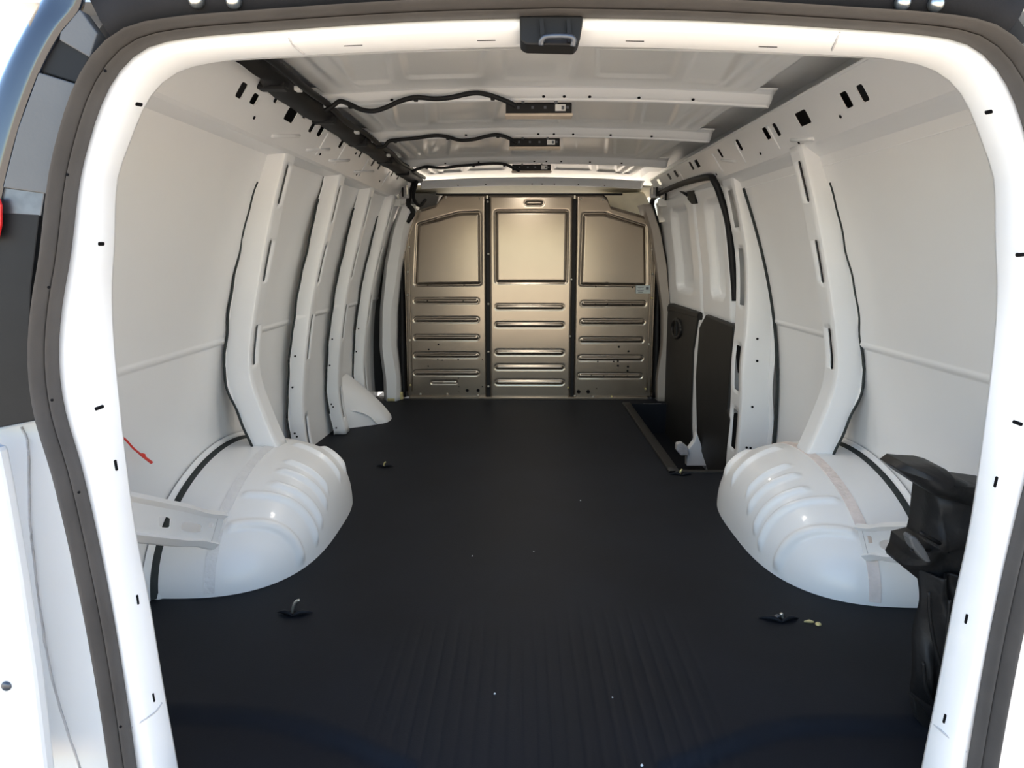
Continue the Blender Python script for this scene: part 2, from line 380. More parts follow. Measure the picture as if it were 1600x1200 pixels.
for px, py, a in [(552, 71, 2), (760, 63, 1), (992, 64, -1), (1200, 73, -2)]: painted_slot(px, py, a, .028, .0016, frame)
# welded seams across the frame
for pts in ([(448, 45), (452, 60), (460, 72), (475, 84)], [(1312, 50), (1306, 65), (1300, 78)], [(206, 1137), (225, 1125), (243, 1112), (253, 1098)], [(1455, 1128), (1480, 1150), (1510, 1175)]):
    P3 = [h_[0] for h_ in (hit(FB, x, y) for x, y in pts) if h_[0] is not None]
    if len(P3) < 2: continue
    V, Fc = tube(smooth_path(P3, 16), .0018, 6); mk('weld_seam', V, Fc, SEALANT, parent=frame, smooth=True)
# sill
V, Fc = box((0, -.01, -.06), (1.5, .09, .10)); mk('sill', V, Fc, RUBBER, parent=frame)

# weatherstrip
def mix(a, b, w): return a * (1 - w) + b * w
V, Fc = loft([(mix(O, S, -.06), .004), (mix(O, S, 0.0), -.012), (mix(O, S, .10), -.026), (mix(O, S, .28), -.030), (mix(O, S, .34), -.018), (mix(O, S, .40), -.018), (mix(O, S, .44), -.036), (mix(O, S, .62), -.056), (mix(O, S, .85), -.060), (S, -.05), (off(S, .006), -.03), (off(S, .006), .01)])
# widen the strip to its real width on the way out
seal = mk('weatherstrip', V, Fc, SEAL, smooth=True, angle=50, label='dark grey rubber weatherstrip running around the rear door opening', cat='door seal')
for px, py in ((165, 111), (106, 273), (77, 449), (82, 625), (124, 769), (189, 1135)):
    V, Fc = disc(on_y(px, py, -.05), (0, -1, 0), .0022, .002, 8); mk('painted_vent_hole', V, Fc, HOLE_PAN_BLK, parent=seal)  # dark discs laid on the rubber as shaded holes
# header above the opening
hd = S[(S[:, 1] > 1.266)]
V, Fc = loft([(off(hd, .004), .0), (off(hd, .006), -.03), (off(hd, .035), -.035), (off(hd, .07), -.025), (off(hd, .10), .0), (off(hd, .11), .10)])
hdr = mk('trim_2', V, Fc, DARKHDR, smooth=True, kind='structure')
hdr['label'] = 'dark header panel above the rear door opening'
for px, py in ((308, 1), (366, 2), (1409, 4), (1461, 6)):
    V, Fc = disc(on_y(px, py, -.036), (0, -1, -.4), .011, .014, 14, dome=True); mk('bolt_head', V, Fc, STEEL, parent=hdr, smooth=True)

# striker plate in the middle of the header
lt = empty('door_striker', (-.005, -.01, 1.27), 'black door striker plate with steel loop at the middle of the header', 'striker')
pl = [(812, 24), (911, 24), (910, 40), (906, 64), (899, 72), (822, 70), (813, 64)]
V, Fc = prism([on_y(x, y, -.012) for x, y in pl], (0, .05, 0)); mk('plate', V, Fc, BLACK, lt, bevel=.003)
lp = smooth_path([on_y(845, 70, -.03), on_y(847, 62, -.034), on_y(856, 57, -.036), on_y(888, 57, -.036), on_y(896, 62, -.034), on_y(895, 72, -.03)], 24)
V, Fc = tube(lp, .0042, 10); mk('striker_loop', V, Fc, DSTEEL, lt, smooth=True)
for x in (843, 885):
    V, Fc = prism([on_y(x, 30, -.02), on_y(x + 6, 30, -.02), on_y(x + 9, 66, -.02), on_y(x + 2, 66, -.02)], (0, .012, 0)); mk('web', V, Fc, BLACK, lt)

# ------------------------------------------------------------------ outside body corners
def side_poly(pts, Y, depth, name, m, parent, bevel=.002):
    V, Fc = prism([on_y(x, y, Y) for x, y in pts], (0, depth, 0)); return mk(name, V, Fc, m, parent, bevel=bevel)
cn = empty('rear_body_corner', (-.86, 0, -.05), 'white painted body corner with sealant bead beside the rear opening, plug near its foot', 'body panel')
side_poly([(-160, 690), (0, 668), (62, 655), (92, 740), (126, 900), (158, 1040), (200, 1240), (-160, 1240)], .05, .035, 'corner_panel', PAINT, cn, .004)
side_poly([(-160, 700), (-6, 700), (6, 760), (30, 900), (52, 1050), (74, 1240), (-160, 1240)], -.06, .03, 'outer_flange', PAINT, cn, .008)
V, Fc = tube([on_y(x, y, .049) + rng.normal(0, .0005, 3) for x, y in smooth_path([(34, 668, 0), (44, 700, 0), (46, 800, 0), (52, 870, 0), (70, 1000, 0), (92, 1100, 0), (125, 1200, 0)], 40)[:, :2]], .0022, 6); mk('sealant_bead', V, Fc, SEALANT, cn, smooth=True)
V, Fc = disc(on_y(10, 1072, -.061), (0, -1, 0), .0085, .004, 20, dome=True); mk('plug', V, Fc, DSTEEL, cn, smooth=True)
tl = empty('tail_lamp', (-.84, 0, .72), 'dark tail lamp housing with red lens edge beside the left weatherstrip', 'tail lamp')
side_poly([(-120, 330), (62, 334), (48, 450), (44, 560), (52, 640), (60, 656), (0, 668), (-120, 690)], -.03, .025, 'housing', BLACK, tl)
side_poly([(-120, 290), (6, 292), (70, 300), (66, 326), (64, 338), (-120, 326)], -.030, .025, 'bracket', DSTEEL, tl)
side_poly([(-120, 308), (-3, 308), (1, 320), (1, 350), (-3, 372), (-120, 380)], -.045, .006, 'lens', REDLENS, tl)
pc = empty('corner_pillar', (-.78, 0, 1.03), 'grey and black upper corner pillar trim beside the left weatherstrip', 'pillar trim')
side_poly([(60, 113), (119, 131), (95, 220), (74, 303), (4, 293), (28, 200)], -.036, .025, 'cover', GREYPL, pc)
side_poly([(68, 97), (92, 60), (141, 88), (120, 130), (62, 112)], -.028, .025, 'gap_cover', BLACK, pc)
side_poly([(94, 50), (124, 14), (152, 52), (140, 90), (92, 62)], -.034, .025, 'cover', GREYPL, pc)
gi = smooth_path([on_y(x, y, -.034) for x, y in [(130, -30), (122, 14), (92, 52), (60, 112), (28, 200), (4, 293), (-20, 420)]], 24)
go = smooth_path([on_y(x, y, .04) for x, y in [(100, -40), (70, 2), (50, 42), (24, 92), (2, 140), (-22, 220), (-50, 330)]], 24)
V = []; 
for k in range(24):
    for t in np.linspace(0, 1, 9):
        p = gi[k] * (1 - t) + go[k] * t; p[0] += -.010 * math.sin(math.pi * t); p[1] -= .022 * math.sin(math.pi * t); V.append(p)
Fc = [(i * 9 + j, (i + 1) * 9 + j, (i + 1) * 9 + j + 1, i * 9 + j + 1) for i in range(23) for j in range(8)]
mk('glass_edge', V, Fc, GLOSSB, pc, smooth=True, solid=.01)
cn2 = empty('rear_body_corner', (.82, 0, -.05), 'white painted body corner outside the weatherstrip on the tool cover side', 'body panel')
h = H_OUT[H_OUT[:, 1] < 1.2]
V = []
for p in h: V += [(p[0] + .026, -.03, p[1]), (p[0] + .05, -.045, p[1]), (p[0] + .17, -.03, p[1]), (p[0] + .19, .02, p[1])]
mk('corner_panel', V, [(4 * i + j, 4 * i + 4 + j, 4 * i + 5 + j, 4 * i + 1 + j) for i in range(len(h) - 1) for j in range(3)], PAINT, cn2, smooth=True, angle=40)

# ------------------------------------------------------------------ roof rails with stamped holes
RAIL = {-1: (np.array([.735, 1.420]), np.array([.812, 1.300]), np.array([.900, 1.284])), 1: (np.array([.770, 1.420]), np.array([.846, 1.300]), np.array([.905, 1.258]))}
def rail_yt(px, py, s):
    RA, RB, RC = RAIL[s]; d = RB - RA; TL = np.linalg.norm(d)
    p = on_plane(px, py, (s * RA[0], 0, RA[1]), (-s * d[1], 0, d[0])); q = np.array([abs(p[0]), p[2]]) - RA
    return p[1], (q @ d) / TL
HR = [[(1310, 146), (1322, 142), (1334, 166), (1322, 171)], [(1335, 135), (1346, 131), (1360, 156), (1349, 161)], [(1240, 178), (1257, 171), (1269, 191), (1251, 199)],
      [(1205, 194), (1211, 192), (1221, 211), (1215, 214)], [(1189, 201), (1197, 198), (1205, 217), (1198, 219)], [(1148, 219), (1153, 217), (1161, 234), (1156, 236)],
      [(1122, 232), (1124.5, 232), (1128, 247), (1126, 247)], [(1077, 253), (1080, 251.5), (1083.5, 266), (1080, 266)], [(1087.5, 249), (1089.5, 248.5), (1091, 262.5), (1089, 263)],
      [(1054, 266), (1056.5, 265), (1058, 277), (1056, 278)], [(1043.5, 271), (1046, 270), (1047.5, 281), (1045.5, 282)], [(1028, 279.5), (1030.5, 279), (1031.5, 290), (1029, 290)]]
HL = [[(366, 150), (379, 129), (389, 131), (377, 156)], [(389, 160), (397, 146), (407, 148), (398, 166)], [(426, 160), (430, 152), (436, 153), (432, 162)], [(442, 185), (453, 168), (467, 175), (456, 194)],
      [(472, 184), (475, 178), (480, 180), (477, 186)], [(481, 206), (489, 190), (495, 192), (487, 208)], [(494, 212), (502, 196), (509, 199), (500, 214)], [(528, 230), (536, 215), (541, 217), (532, 232)],
      [(560, 246), (566, 232), (569, 234), (563, 247)], [(580, 259), (586, 244), (589, 245), (584, 259)], [(590, 264), (596, 251), (599, 252), (593, 264)], [(610, 275), (615.5, 264), (617.5, 265), (612, 276)],
      [(620, 279), (625, 269), (627, 270), (622, 279.5)]]
for s, HH, side in ((-1, HL, 'left'), (1, HR, 'right')):
    y1 = 3.70; RA, RB, RC = RAIL[s]; TL = np.linalg.norm(RB - RA)
    holes = []
    for q in HH:
        yt = np.array([rail_yt(*c, s) for c in q]); c = yt.mean(0); ex = np.sort(yt[:, 0]); et = np.sort(yt[:, 1])
        hy = max(.006, ((ex[2] + ex[3]) - (ex[0] + ex[1])) / 4); ht = max(.006, ((et[2] + et[3]) - (et[0] + et[1])) / 4)
        c[1] = min(max(c[1], ht + .008), TL - ht - .006)
        if .1 < c[0] - hy and c[0] + hy < y1 - .05 and all(abs(c[0] - h0[0]) > hy + h0[1] + .006 for h0 in holes): holes.append((c[0], hy, c[1], ht))
    outer = [(.30, 0), (y1, 0), (y1, TL), (.30, TL)]
    loops = [rrect(c0, c1, hy, ht, .008) for c0, hy, c1, ht in holes]
    def f1(y, t, s=s):
        p = RA + (RB - RA) * t / TL; return (s * p[0], y, p[1])
    Va = fill_holes(outer, loops, f1)
    prof = [RB, RB + (.010, -.008), RC, RC + (-.002, -.022)]
    Vb = grid(lambda y, k: (s * prof[int(k)][0], y, prof[int(k)][1]), np.linspace(.30, y1, 30), range(len(prof)))
    rail = mk('roof_rail', *join(Va, Vb), PAINT, solid=.003, offset=1, label='stamped roof rail with slots along the %s' % ('left wall, wiring loom on its edge' if s < 0 else 'top of the side doors and right wall'), cat='roof rail')
    # rolled upper lip and pressed bead lines
    V, Fc = tube([(s * (RA[0] + .001), y, RA[1] + .003) for y in np.linspace(.30, y1, 20)], .005, 8); mk('rolled_lip', V, Fc, PAINT, rail, smooth=True)
    nrm = np.array([s * (RB - RA)[1], 0, -(RB - RA)[0]]); nrm /= np.linalg.norm(nrm)
    for yb in ((1.47, 1.86, 2.2, 2.9) if s > 0 else (1.62, 1.9, 2.35, 2.9)):
        V, Fc = tube([np.array(f1(yb, t)) + nrm * .0005 for t in np.linspace(.03, TL - .02, 5)], .006, 8, .6); mk('pressed_bead', V, Fc, PAINT, rail, smooth=True)
    for pa, pb in ([((424, 212), (467, 212)), ((478, 234), (514, 233)), ((513, 251), (545, 250)), ((553, 268), (583, 268))] if s < 0 else [((1237, 219), (1272, 217)), ((1150, 252), (1128, 250))]):
        n_ = (-s * (RB - RA)[1], 0, (RB - RA)[0]); q0, q1 = (on_plane(*p, (s * RB[0], 0, RB[1]), n_) for p in (pa, pb))
        mk('pressed_ledge', *tube([q0 * (1 - t) + q1 * t for t in np.linspace(0, 1, 5)], .0065, 8), PAINT, rail, smooth=True)
    # closed box section behind the face (painted dark for the shade inside)
    prb = [RA + (.004, .004), RA + (.06, .012), RB + (.075, .03), RC + (.0, -.004)]
    Vq = grid(lambda y, k: (s * prb[int(k)][0], y, prb[int(k)][1]), np.linspace(.30, y1, 6), range(4)); mk('rail_back', *Vq, CAVSHADE, rail)
    hv = []
    for yy, t in ((.92, .05), (.96, .10), (1.18, .04), (1.30, .125), (1.52, .05), (1.66, .11), (2.1, .04), (2.3, .12), (2.5, .06), (2.8, .10)):
        if any(abs(yy - h0[0]) < h0[1] + .02 for h0 in holes): continue
        hv.append(disc(np.array(f1(yy, t)) + nrm * -.0005, nrm, .005, .0032, 8))
    mk('painted_screw_hole', *join(*hv), HOLE_PAN_BLK, rail, kind='stuff')  # black discs on the rail face, painted as the shade in holes

# ------------------------------------------------------------------ roof bows with lamps and wiring
def bow_z(x): return 0.111 - 0.022 * (x / .72) ** 2
ordn = ['nearest the rear door opening', 'second from the rear door opening', 'third from the rear door opening', 'just behind the partition']
for k, y0 in enumerate(BOWS):
    sec = [(-.085, 1.3725), (-.062, 1.371), (-.050, 1.366), (-.040, 1.364), (-.022, 1.345), (-.006, 1.339), (-.003, 1.334), (.006, 1.332), (.010, 1.336), (.012, 1.35), (.018, 1.368)]
    if k == 3: sec = [(a * 1.2, b) for a, b in sec]
    def fb(x, j):
        a, b = sec[int(j)]
        if j == 0: a += -.010 * math.sin(x * 16 + .6) * (1 if abs(math.sin(x * 16)) > .3 else .5)   # wavy flange edge
        return (x, y0 + a + .004 * (x / .7) ** 2, b + bow_z(x) - (.045 if k == 3 else 0))
    V, Fc = grid(fb, np.linspace(-.70, .735, 90), range(len(sec)))
    bow = mk('roof_bow', V, Fc, PAINT, smooth=True, angle=35, solid=.003, label='white stamped roof bow crossing the ceiling, %s' % ordn[k], cat='roof bow')
    hv = [disc((x, y0 - .017, 1.3432 + bow_z(x) - (.045 if k == 3 else 0)), (0, -.35, -.9), .005, .003, 10) for x in (-.46, -.28, .02, .085, .165, .32, .49)]
    mk('painted_screw_hole', *join(*hv), HOLE_PAN_BLK, bow, kind='stuff')  # bow holes are black discs coloured as shade
CAB = [[(508, 171), (520, 164), (532, 156), (548, 161), (566, 169), (585, 171), (605, 165), (625, 156), (650, 150), (680, 152), (705, 150), (728, 145), (748, 143), (770, 148), (792, 156), (806, 163)],
       [(588, 228), (600, 227), (608, 219), (618, 217), (650, 214), (680, 210), (700, 212), (718, 217), (740, 216), (760, 211), (778, 209), (795, 214), (808, 222)],
       [(644, 266), (655, 262), (667, 259), (690, 261), (715, 258), (740, 256), (770, 254), (788, 255), (800, 260), (812, 266)]]
FILL_W = 1.7  # power of the added interior fill lights
LAMPL = ['near the rear door opening', 'middle one of three along the ceiling', 'close to the partition']
CLIPS = [[548, 660, 765], [618, 702, 780], [667, 730, 788]]
for k in range(3):
    y0 = BOWS[k]
    pts = []
    for x, y in CAB[k]:
        p = on_y(x, y, y0 - .035); pts.append(p - np.array([0, .008, .006]))
    wr = mk('lamp_cable', *tube(smooth_path(pts, 70), .0075, 8), BLACK, smooth=True, label='black wiring cable clipped along the roof bow %s' % ordn[k], cat='cable')
    for cx in CLIPS[k]:
        i = int(np.argmin([abs(c[0] - cx) for c in CAB[k]])); p = pts[i]
        V, Fc = box(p + np.array([0, .002, -.004]), (.014, .014, .016)); mk('clip', V, Fc, BLACK, wr, bevel=.003)
    LZ = 1.4235 - 1.330
    lm = empty('cargo_lamp', (.006, y0 + .04, 1.402), 'slim black cargo lamp with beige lens, %s' % LAMPL[k], 'lamp')
    V, Fc = box((.006, y0 + .045, 1.4255), (.212, .050, .034)); mk('housing', V, Fc, BLACK, lm, bevel=.004)
    V, Fc = box((.006, y0 + .045, 1.4045), (.218, .062, .009)); mk('lens', V, Fc, LENS, lm, bevel=.003)
    ld = bpy.data.lights.new('added_fill_light', 'AREA'); ld.shape = 'RECTANGLE'; ld.size = .20; ld.size_y = .05; ld.energy = FILL_W; ld.color = (1.0, .94, .84)  # fill light added under the lens to brighten the interior
    lo = bpy.data.objects.new('added_fill_light', ld); COL.objects.link(lo); lo.parent = lm; lo.location = (0, .005, -.0035)
    V, Fc = box((.075, y0 + .0195, 1.426), (.033, .0012, .020)); lb = mk('label_sticker', V, Fc, PAPER, lm)
    V, Fc = box((.083, y0 + .0186, 1.426), (.009, .0008, .011)); mk('printed_mark', V, Fc, INK, lb)
    for x in (-.060, -.014, .026, .098):
        V, Fc = box((x, y0 + .0195, 1.427), (.008, .003, .008)); mk('tab', V, Fc, DSTEEL, lm)
    for x in (-.045, .060):
        V, Fc = box((x, y0 + .016, 1.4435), (.010, .03, .012)); mk('mounting_tab', V, Fc, DSTEEL, lm)

# wiring loom along the left rail
ysl = np.linspace(.42, 3.66, 90)
def lsec(y, j):
    w = .004 * math.sin(9 * y) + .003 * math.sin(23 * y); g = .045 * (1 - sstep(.78, .90, y))
    return [(-.750 + w + g, y, 1.412), (-.743 + w + g, y, 1.398), (-.722 + w + g * .5, y, 1.396 + w), (-.690 + w, y, 1.404), (-.676 + w, y, 1.420), (-.680, y, 1.438), (-.745 + g, y, 1.436), (-.750 + w + g, y, 1.412)][int(j)]
loom = mk('wiring_loom', *grid(lsec, ysl, range(8)), BLACK, smooth=True, angle=50, label='thick black wiring loom tray along the left roof rail', cat='wiring')
V, Fc = tube([(-.660 - .006 * math.sin(5 * y), y, 1.425 + .004 * math.sin(11 * y)) for y in np.linspace(.42, 3.6, 80)], .010, 8); mk('side_cable', V, Fc, BLACK, loom, smooth=True)
for y in (.90, 1.42, 1.95, 2.55, 3.1):
    V, Fc = box((-.712, y, 1.411), (.078, .045, .034)); mk('strap', V, Fc, BLACK, loom, bevel=.006)
for y in (.98, 1.72, 2.4):
    V, Fc = box((-.668, y, 1.414), (.016, .03, .012)); mk('connector', V, Fc, PAPER, loom, bevel=.002)
V, Fc = tube(smooth_path([(-.71, 3.55, 1.40), (-.74, 3.58, 1.33), (-.76, 3.6, 1.27), (-.735, 3.62, 1.22), (-.775, 3.62, 1.16)], 24), .018, 8); mk('loom_tail', V, Fc, BLACK, loom, smooth=True)
V, Fc = tube(smooth_path([(-.69, 3.5, 1.40), (-.72, 3.55, 1.31), (-.69, 3.6, 1.26), (-.65, 3.62, 1.30)], 24), .011, 8); mk('loom_tail', V, Fc, BLACK, loom, smooth=True)

# ------------------------------------------------------------------ wall ribs
SL = [(.58, .72), (.87, 1.01), (1.13, 1.26)]
def make_rib(s, y0, w, zlo, zhi, xin, dep, slots, label, flange=.014, dots=()):
    """hat-section rib: rear flank, slotted inner face, front flank"""
    zs = set(np.linspace(zlo, zhi, 46))
    for a, b in slots:
        for q in (a, a + .006, b - .006, b): zs.add(q)
    zs = sorted(z for z in zs if zlo <= z <= zhi); n = len(zs)
    V = []; cols = None
    for z in zs:
        p = xin(z); o = min(W(z, y0) - .002, p + dep(z))
        sl = .5
        for a, b in slots:
            if a <= z <= b: sl = .5
        a0, a1 = .30, .52
        for a, b in slots:
            if z in (a, b): a0, a1 = .37, .45
        wav = .006 * math.sin(z * 21) + .004 * math.sin(z * 47)
        row = [(o, y0 - flange + wav), (o - .001, y0 - .004), (p + .012, y0 - .001), (p + .004, y0 + .002), (p, y0 + .010), (p, y0 + w * a0), (p, y0 + w * a1), (p, y0 + w - .008), (p + .008, y0 + w), (o, y0 + w), (o, y0 + w + flange)]
        V += [(s * x, y, z) for x, y in row]
    m = 11; Fc = []
    for i in range(n - 1):
        zc = (zs[i] + zs[i + 1]) / 2; sl = any(a < zc < b for a, b in slots)
        for j in range(m - 1):
            if j == 5 and sl: continue
            Fc.append((i * m + j, i * m + j + 1, (i + 1) * m + j + 1, (i + 1) * m + j))
    o = mk('wall_rib', V, Fc, PAINT, smooth=True, angle=40, solid=.0025, offset=1, label=label, cat='wall rib')
    V2, F2 = grid(lambda z, j: (s * (xin(z) + .022), y0 + (.012 if j == 0 else w - .010), z), np.linspace(zlo + .02, zhi - .02, 24), (0, 1))
    mk('cavity_shade_sheet', V2, F2, CAVSHADE, o)  # dark sheet added so the slots look shaded inside
    # dark line painted as the gap shade along the rear flange
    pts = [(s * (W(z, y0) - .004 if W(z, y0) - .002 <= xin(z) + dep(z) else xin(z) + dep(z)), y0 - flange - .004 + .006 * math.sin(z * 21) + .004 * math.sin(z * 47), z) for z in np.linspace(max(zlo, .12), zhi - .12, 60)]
    mk('gap_shade_line', *tube(pts, .0045, 6), GAPSHADE, o, smooth=True)
    hv = [disc((s * (xin(z) + .045 + dx), y0 - .0035, z), (0, -1, 0), .0045, .003, 8) for z, dx in dots]
    if hv: mk('painted_screw_hole', *join(*hv), HOLE_PAN_BLK, o, kind='stuff')  # rib holes painted as black discs in place of their shade
    # stepped head where the rib meets the rail
    return o
_r1z = [.26, .289, .382, .496, .55, .609, .741, .915, 1.105, 1.326]; _r1x = [.895, .908, .943, .980, .989, .988, .966, .928, .880, .812]
_zz = np.linspace(.2, 1.33, 300); _xx = np.interp(_zz, _r1z, _r1x); _xx = np.convolve(np.pad(_xx, 9, 'edge'), np.ones(19) / 19, 'valid')
def P1(z): return float(np.interp(z, _zz, _xx))
make_rib(-1, 1.35, .105, .285, 1.318, P1, lambda z: .082, SL, 'broad white wall rib standing on the wheel arch with the red tag beside it')
make_rib(1, 1.27, .105, .285, 1.306, lambda z: P1(z) + .012, lambda z: .082, SL, 'broad white wall rib standing on the wheel arch next to the black tool cover')
d1 = [(.52, 0), (.38, .002), (.17, .0), (.155, -.008)]
make_rib(-1, 2.05, .095, 0.004, 1.312, P, lambda z: .064, SL[:0] + [(.50, .70), (.84, 1.00), (1.10, 1.25), (.06, .24)], 'white slotted wall rib with its foot hidden behind the wheel arch', dots=d1)
make_rib(-1, 2.70, .095, 0.004, 1.312, P, lambda z: .060, [(.52, .70), (.84, 1.00), (1.10, 1.25), (.09, .26)], 'white slotted wall rib beside the white cone cover', dots=d1 + [(.04, 0)])
make_rib(-1, 3.25, .090, 0.004, 1.30, lambda z: P(z) - .02, lambda z: .060, [(.55, .72), (.84, 1.00), (1.10, 1.24), (.10, .28)], 'white slotted wall rib behind the white cone cover', dots=d1)

# B pillar beside the partition (left) and trims on both ends of the partition
pz = np.linspace(.004, 1.27, 40)
def lx(z): return np.interp(z, [0, .15, .35, .6, .9, 1.1, 1.27], [.930, .930, .950, .940, .900, .855, .79])
V = []
for z in pz:
    x = lx(z); V += [(-x - .03, 3.66, z), (-x, 3.60, z), (-x + .055 + .008 * math.sin(z * 9), 3.60, z), (-x + .075, 3.64, z), (-x + .075, 3.80, z)]
mk('wall_pillar', V, [(5 * i + j, 5 * i + j + 1, 5 * i + 6 + j, 5 * i + 5 + j) for i in range(39) for j in range(4)], PAINT, smooth=True, angle=50, solid=.003, label='white body pillar with rounded edge next to the left end of the partition', cat='pillar')
V, Fc = join(box((-.87, 3.66, .03), (.07, .03, .05)), box((-.905, 3.62, .014), (.05, .05, .02)))
mk('floor_bracket', V, Fc, BRASS, label='yellow zinc bracket at the left foot of the partition', cat='bracket', bevel=.004)
V = []
for z in pz:
    x = lx(z) - .028; V += [(x + .02, 3.68, z), (x, 3.62, z), (x - .045 - .006 * math.sin(z * 9), 3.63, z), (x - .05, 3.80, z)]
mk('wall_pillar', V, [(4 * i + j, 4 * i + j + 1, 4 * i + 5 + j, 4 * i + 4 + j) for i in range(39) for j in range(3)], mat('brown_grey_paint', (.36, .32, .28), .5, var=.05), smooth=True, angle=50, solid=.003, label='brownish grey body pillar between the partition and the side doors', cat='pillar')

for s in (-1, 1):
    V, Fc = box((s * .965, 3.79, .60), (.31, .09, 1.12)); mk('trim_%d' % (6 + (s > 0)), V, Fc, BLACK, kind='structure')  # black backing panels added to stop light leaking past the partition ends
# ------------------------------------------------------------------ steel partition
PY = 3.72
pt = empty('bulkhead_partition', (0, PY, 0), 'dark grey pressed steel bulkhead partition of three panels closing off the cab', 'partition')
def PX(x, y): p = on_y(x, y, PY); return (p[0], p[2])
WIN = {'l': [PX(656, 353), PX(718, 336), PX(747, 335), PX(748, 441), PX(652, 442)], 'c': [PX(777, 333), PX(884, 333), PX(882, 438), PX(778, 438)], 'r': [PX(914, 337), PX(944, 337), PX(1005, 356), PX(1006, 443), PX(910, 442)]}
BEAD = {'l': [(648, 747, r) for r in (470, 499.5, 527.5, 555, 582.5)], 'c': [(775, 880, r) for r in (479.5, 507.5, 550.5, 573.5, 597)], 'r': [(909, 1008, 474.5), (908, 1006, 503), (907, 1004, 531.5), (905, 1003, 559.5), (904, 1002, 587)]}
topL = [PX(*p) for p in [(637, 350), (640, 337), (646, 330), (682, 319), (688, 309), (694, 303), (759, 303)]]
topR = [PX(*p) for p in [(900, 303), (942, 303), (949, 309), (954, 322), (1009, 338), (1016, 346), (1020, 352)]]
XL0, XL1 = -.822, -.274; XC0, XC1 = -.262, .288; XR0, XR1 = .300, .835
def ztop(k, x):
    if k == 'c': return 1.338
    a = topL if k == 'l' else topR; return float(np.interp(x, [p[0] for p in a], [p[1] for p in a]))
HOLES = {'l': [(730, 610, .011), (747, 610, .011), (668, 446, .005), (725, 446, .005), (668, 470, .004), (724, 470, .004), (685, 538, .006), (670, 546, .006), (684, 562, .004), (691, 563, .004), (669, 572, .004), (716, 562, .005), (754, 562, .004), (716, 591, .004), (717, 604, .004), (717, 612, .003), (754, 604, .004)],
         'c': [(868, 449, .007), (886, 449, .007), (860, 458, .009), (867.5, 468.5, .007), (885.5, 468.5, .007), (789, 489, .006), (866, 489, .006), (789, 533, .005), (865, 526, .006), (778, 543, .006), (803, 543, .005), (815, 551, .004), (865, 545, .006), (870, 552, .005), (778, 580, .006), (863, 581, .006), (813, 598, .004), (838, 598, .003), (869, 598, .004), (841, 508, .004), (872, 508, .004), (779, 526, .004)],
         'r': [(904, 612, .013), (919, 612, .013), (931, 448, .005), (988, 449, .005), (930, 475, .004), (949, 475, .005), (967, 475, .003), (987, 475, .004), (967, 542, .007), (982, 549, .007), (965.5, 564.5, .007), (965.5, 571.5, .007), (981, 573, .007), (980.5, 579.5, .007), (934, 565, .005), (959, 565, .005), (932, 607, .004), (924, 586, .004), (943, 587, .004), (962, 587, .004), (980, 587, .004)]}
for k, x0, x1 in (('l', XL0, XL1), ('c', XC0, XC1), ('r', XR0, XR1)):
    wp = WIN[k]
    bd = []
    for a, b, r in BEAD[k]:
        p, q = PX(a, r), PX(b, r); bd.append(((p[0] + q[0]) / 2, p[1], (q[0] - p[0]) / 2, .0115))
    if k == 'l':
        p, q = PX(675, 597.5), PX(713, 597.5); bd.append(((p[0] + q[0]) / 2, p[1], (q[0] - p[0]) / 2, .004))
    if k == 'c':
        p, q = PX(821, 317), PX(848, 317); bd.append(((p[0] + q[0]) / 2, p[1], (q[0] - p[0]) / 2, .012))
    def hfun(x, z):
        h = 0.0; d = sd_poly(x, z, wp) - .010
        h += .010 * (1 - sstep(-.012, .002, d)) - .006 * math.exp(-((d - .004) / .006) ** 2)     # pressed window field with a sharp border
        for cx, cz, hx, hz in bd:
            if abs(z - cz) < .05:
                s = sd_box(x, z, cx, cz, hx, hz, hz); h += .007 * (1 - sstep(-.008, .001, s)) - .003 * math.exp(-((s - .004) / .004) ** 2)
        e = min(x - x0, x1 - x, z + .0, ztop(k, x) - z)
        h -= .012 * (1 - sstep(0, .016, e))
        return h
    us = np.linspace(x0, x1, 100); vsn = np.linspace(0, 1, 240)
    V, Fc = grid(lambda u, v: (u, PY - hfun(u, .012 + v * (ztop(k, u) - .012)), .012 + v * (ztop(k, u) - .012)), us, vsn)
    pn = mk('panel', V, Fc, PART, pt, smooth=True, solid=.003, offset=-1)
    hv = []
    for px, py, r in HOLES[k]:
        x, z = PX(px, py); hv.append(disc((x, PY - hfun(x, z) + .001, z), (0, -1, 0), r, .0022, 12))
    mk('painted_punched_hole', *join(*hv), HOLE_PAN_BLK, pn, kind='stuff')  # holes are near-black discs, their inner shade put into the colour
# seam posts between the panels, lower sill and end flanges
for xa in (-.268, .294):
    V, Fc = box((xa, PY + .004, .66), (.022, .014, 1.30)); mk('seam_strip', V, Fc, BLACK, pt, bevel=.002)
V, Fc = box((.0, PY - .006, .008), (1.60, .05, .016)); mk('sill_strip', V, Fc, PART, pt, bevel=.003)
V, Fc = box((.0, PY + .012, 1.338), (1.20, .02, .012)); mk('top_seal', V, Fc, BLACK, pt)
for s, xs_ in ((-1, XL0), (1, XR1)):
    for k, dx in enumerate((.014, .040)):
        V, Fc = tube([(xs_ - s * dx, PY - .006, z) for z in np.linspace(.05, 1.14, 12)], .0045, 8); mk('edge_bead', V, Fc, PART, pt, smooth=True)
    V = []
    for z in np.linspace(.01, 1.16, 24): V += [(xs_ - s * .002, PY - .004, z), (xs_ + s * .022 + s * .006 * math.sin(z * 6), PY - .02, z), (xs_ + s * .030, PY + .03, z)]
    mk('edge_seal', V, [(3 * i + j, 3 * i + j + 1, 3 * i + 4 + j, 3 * i + 3 + j) for i in range(23) for j in range(2)], BLACK, pt, smooth=True, solid=.003)
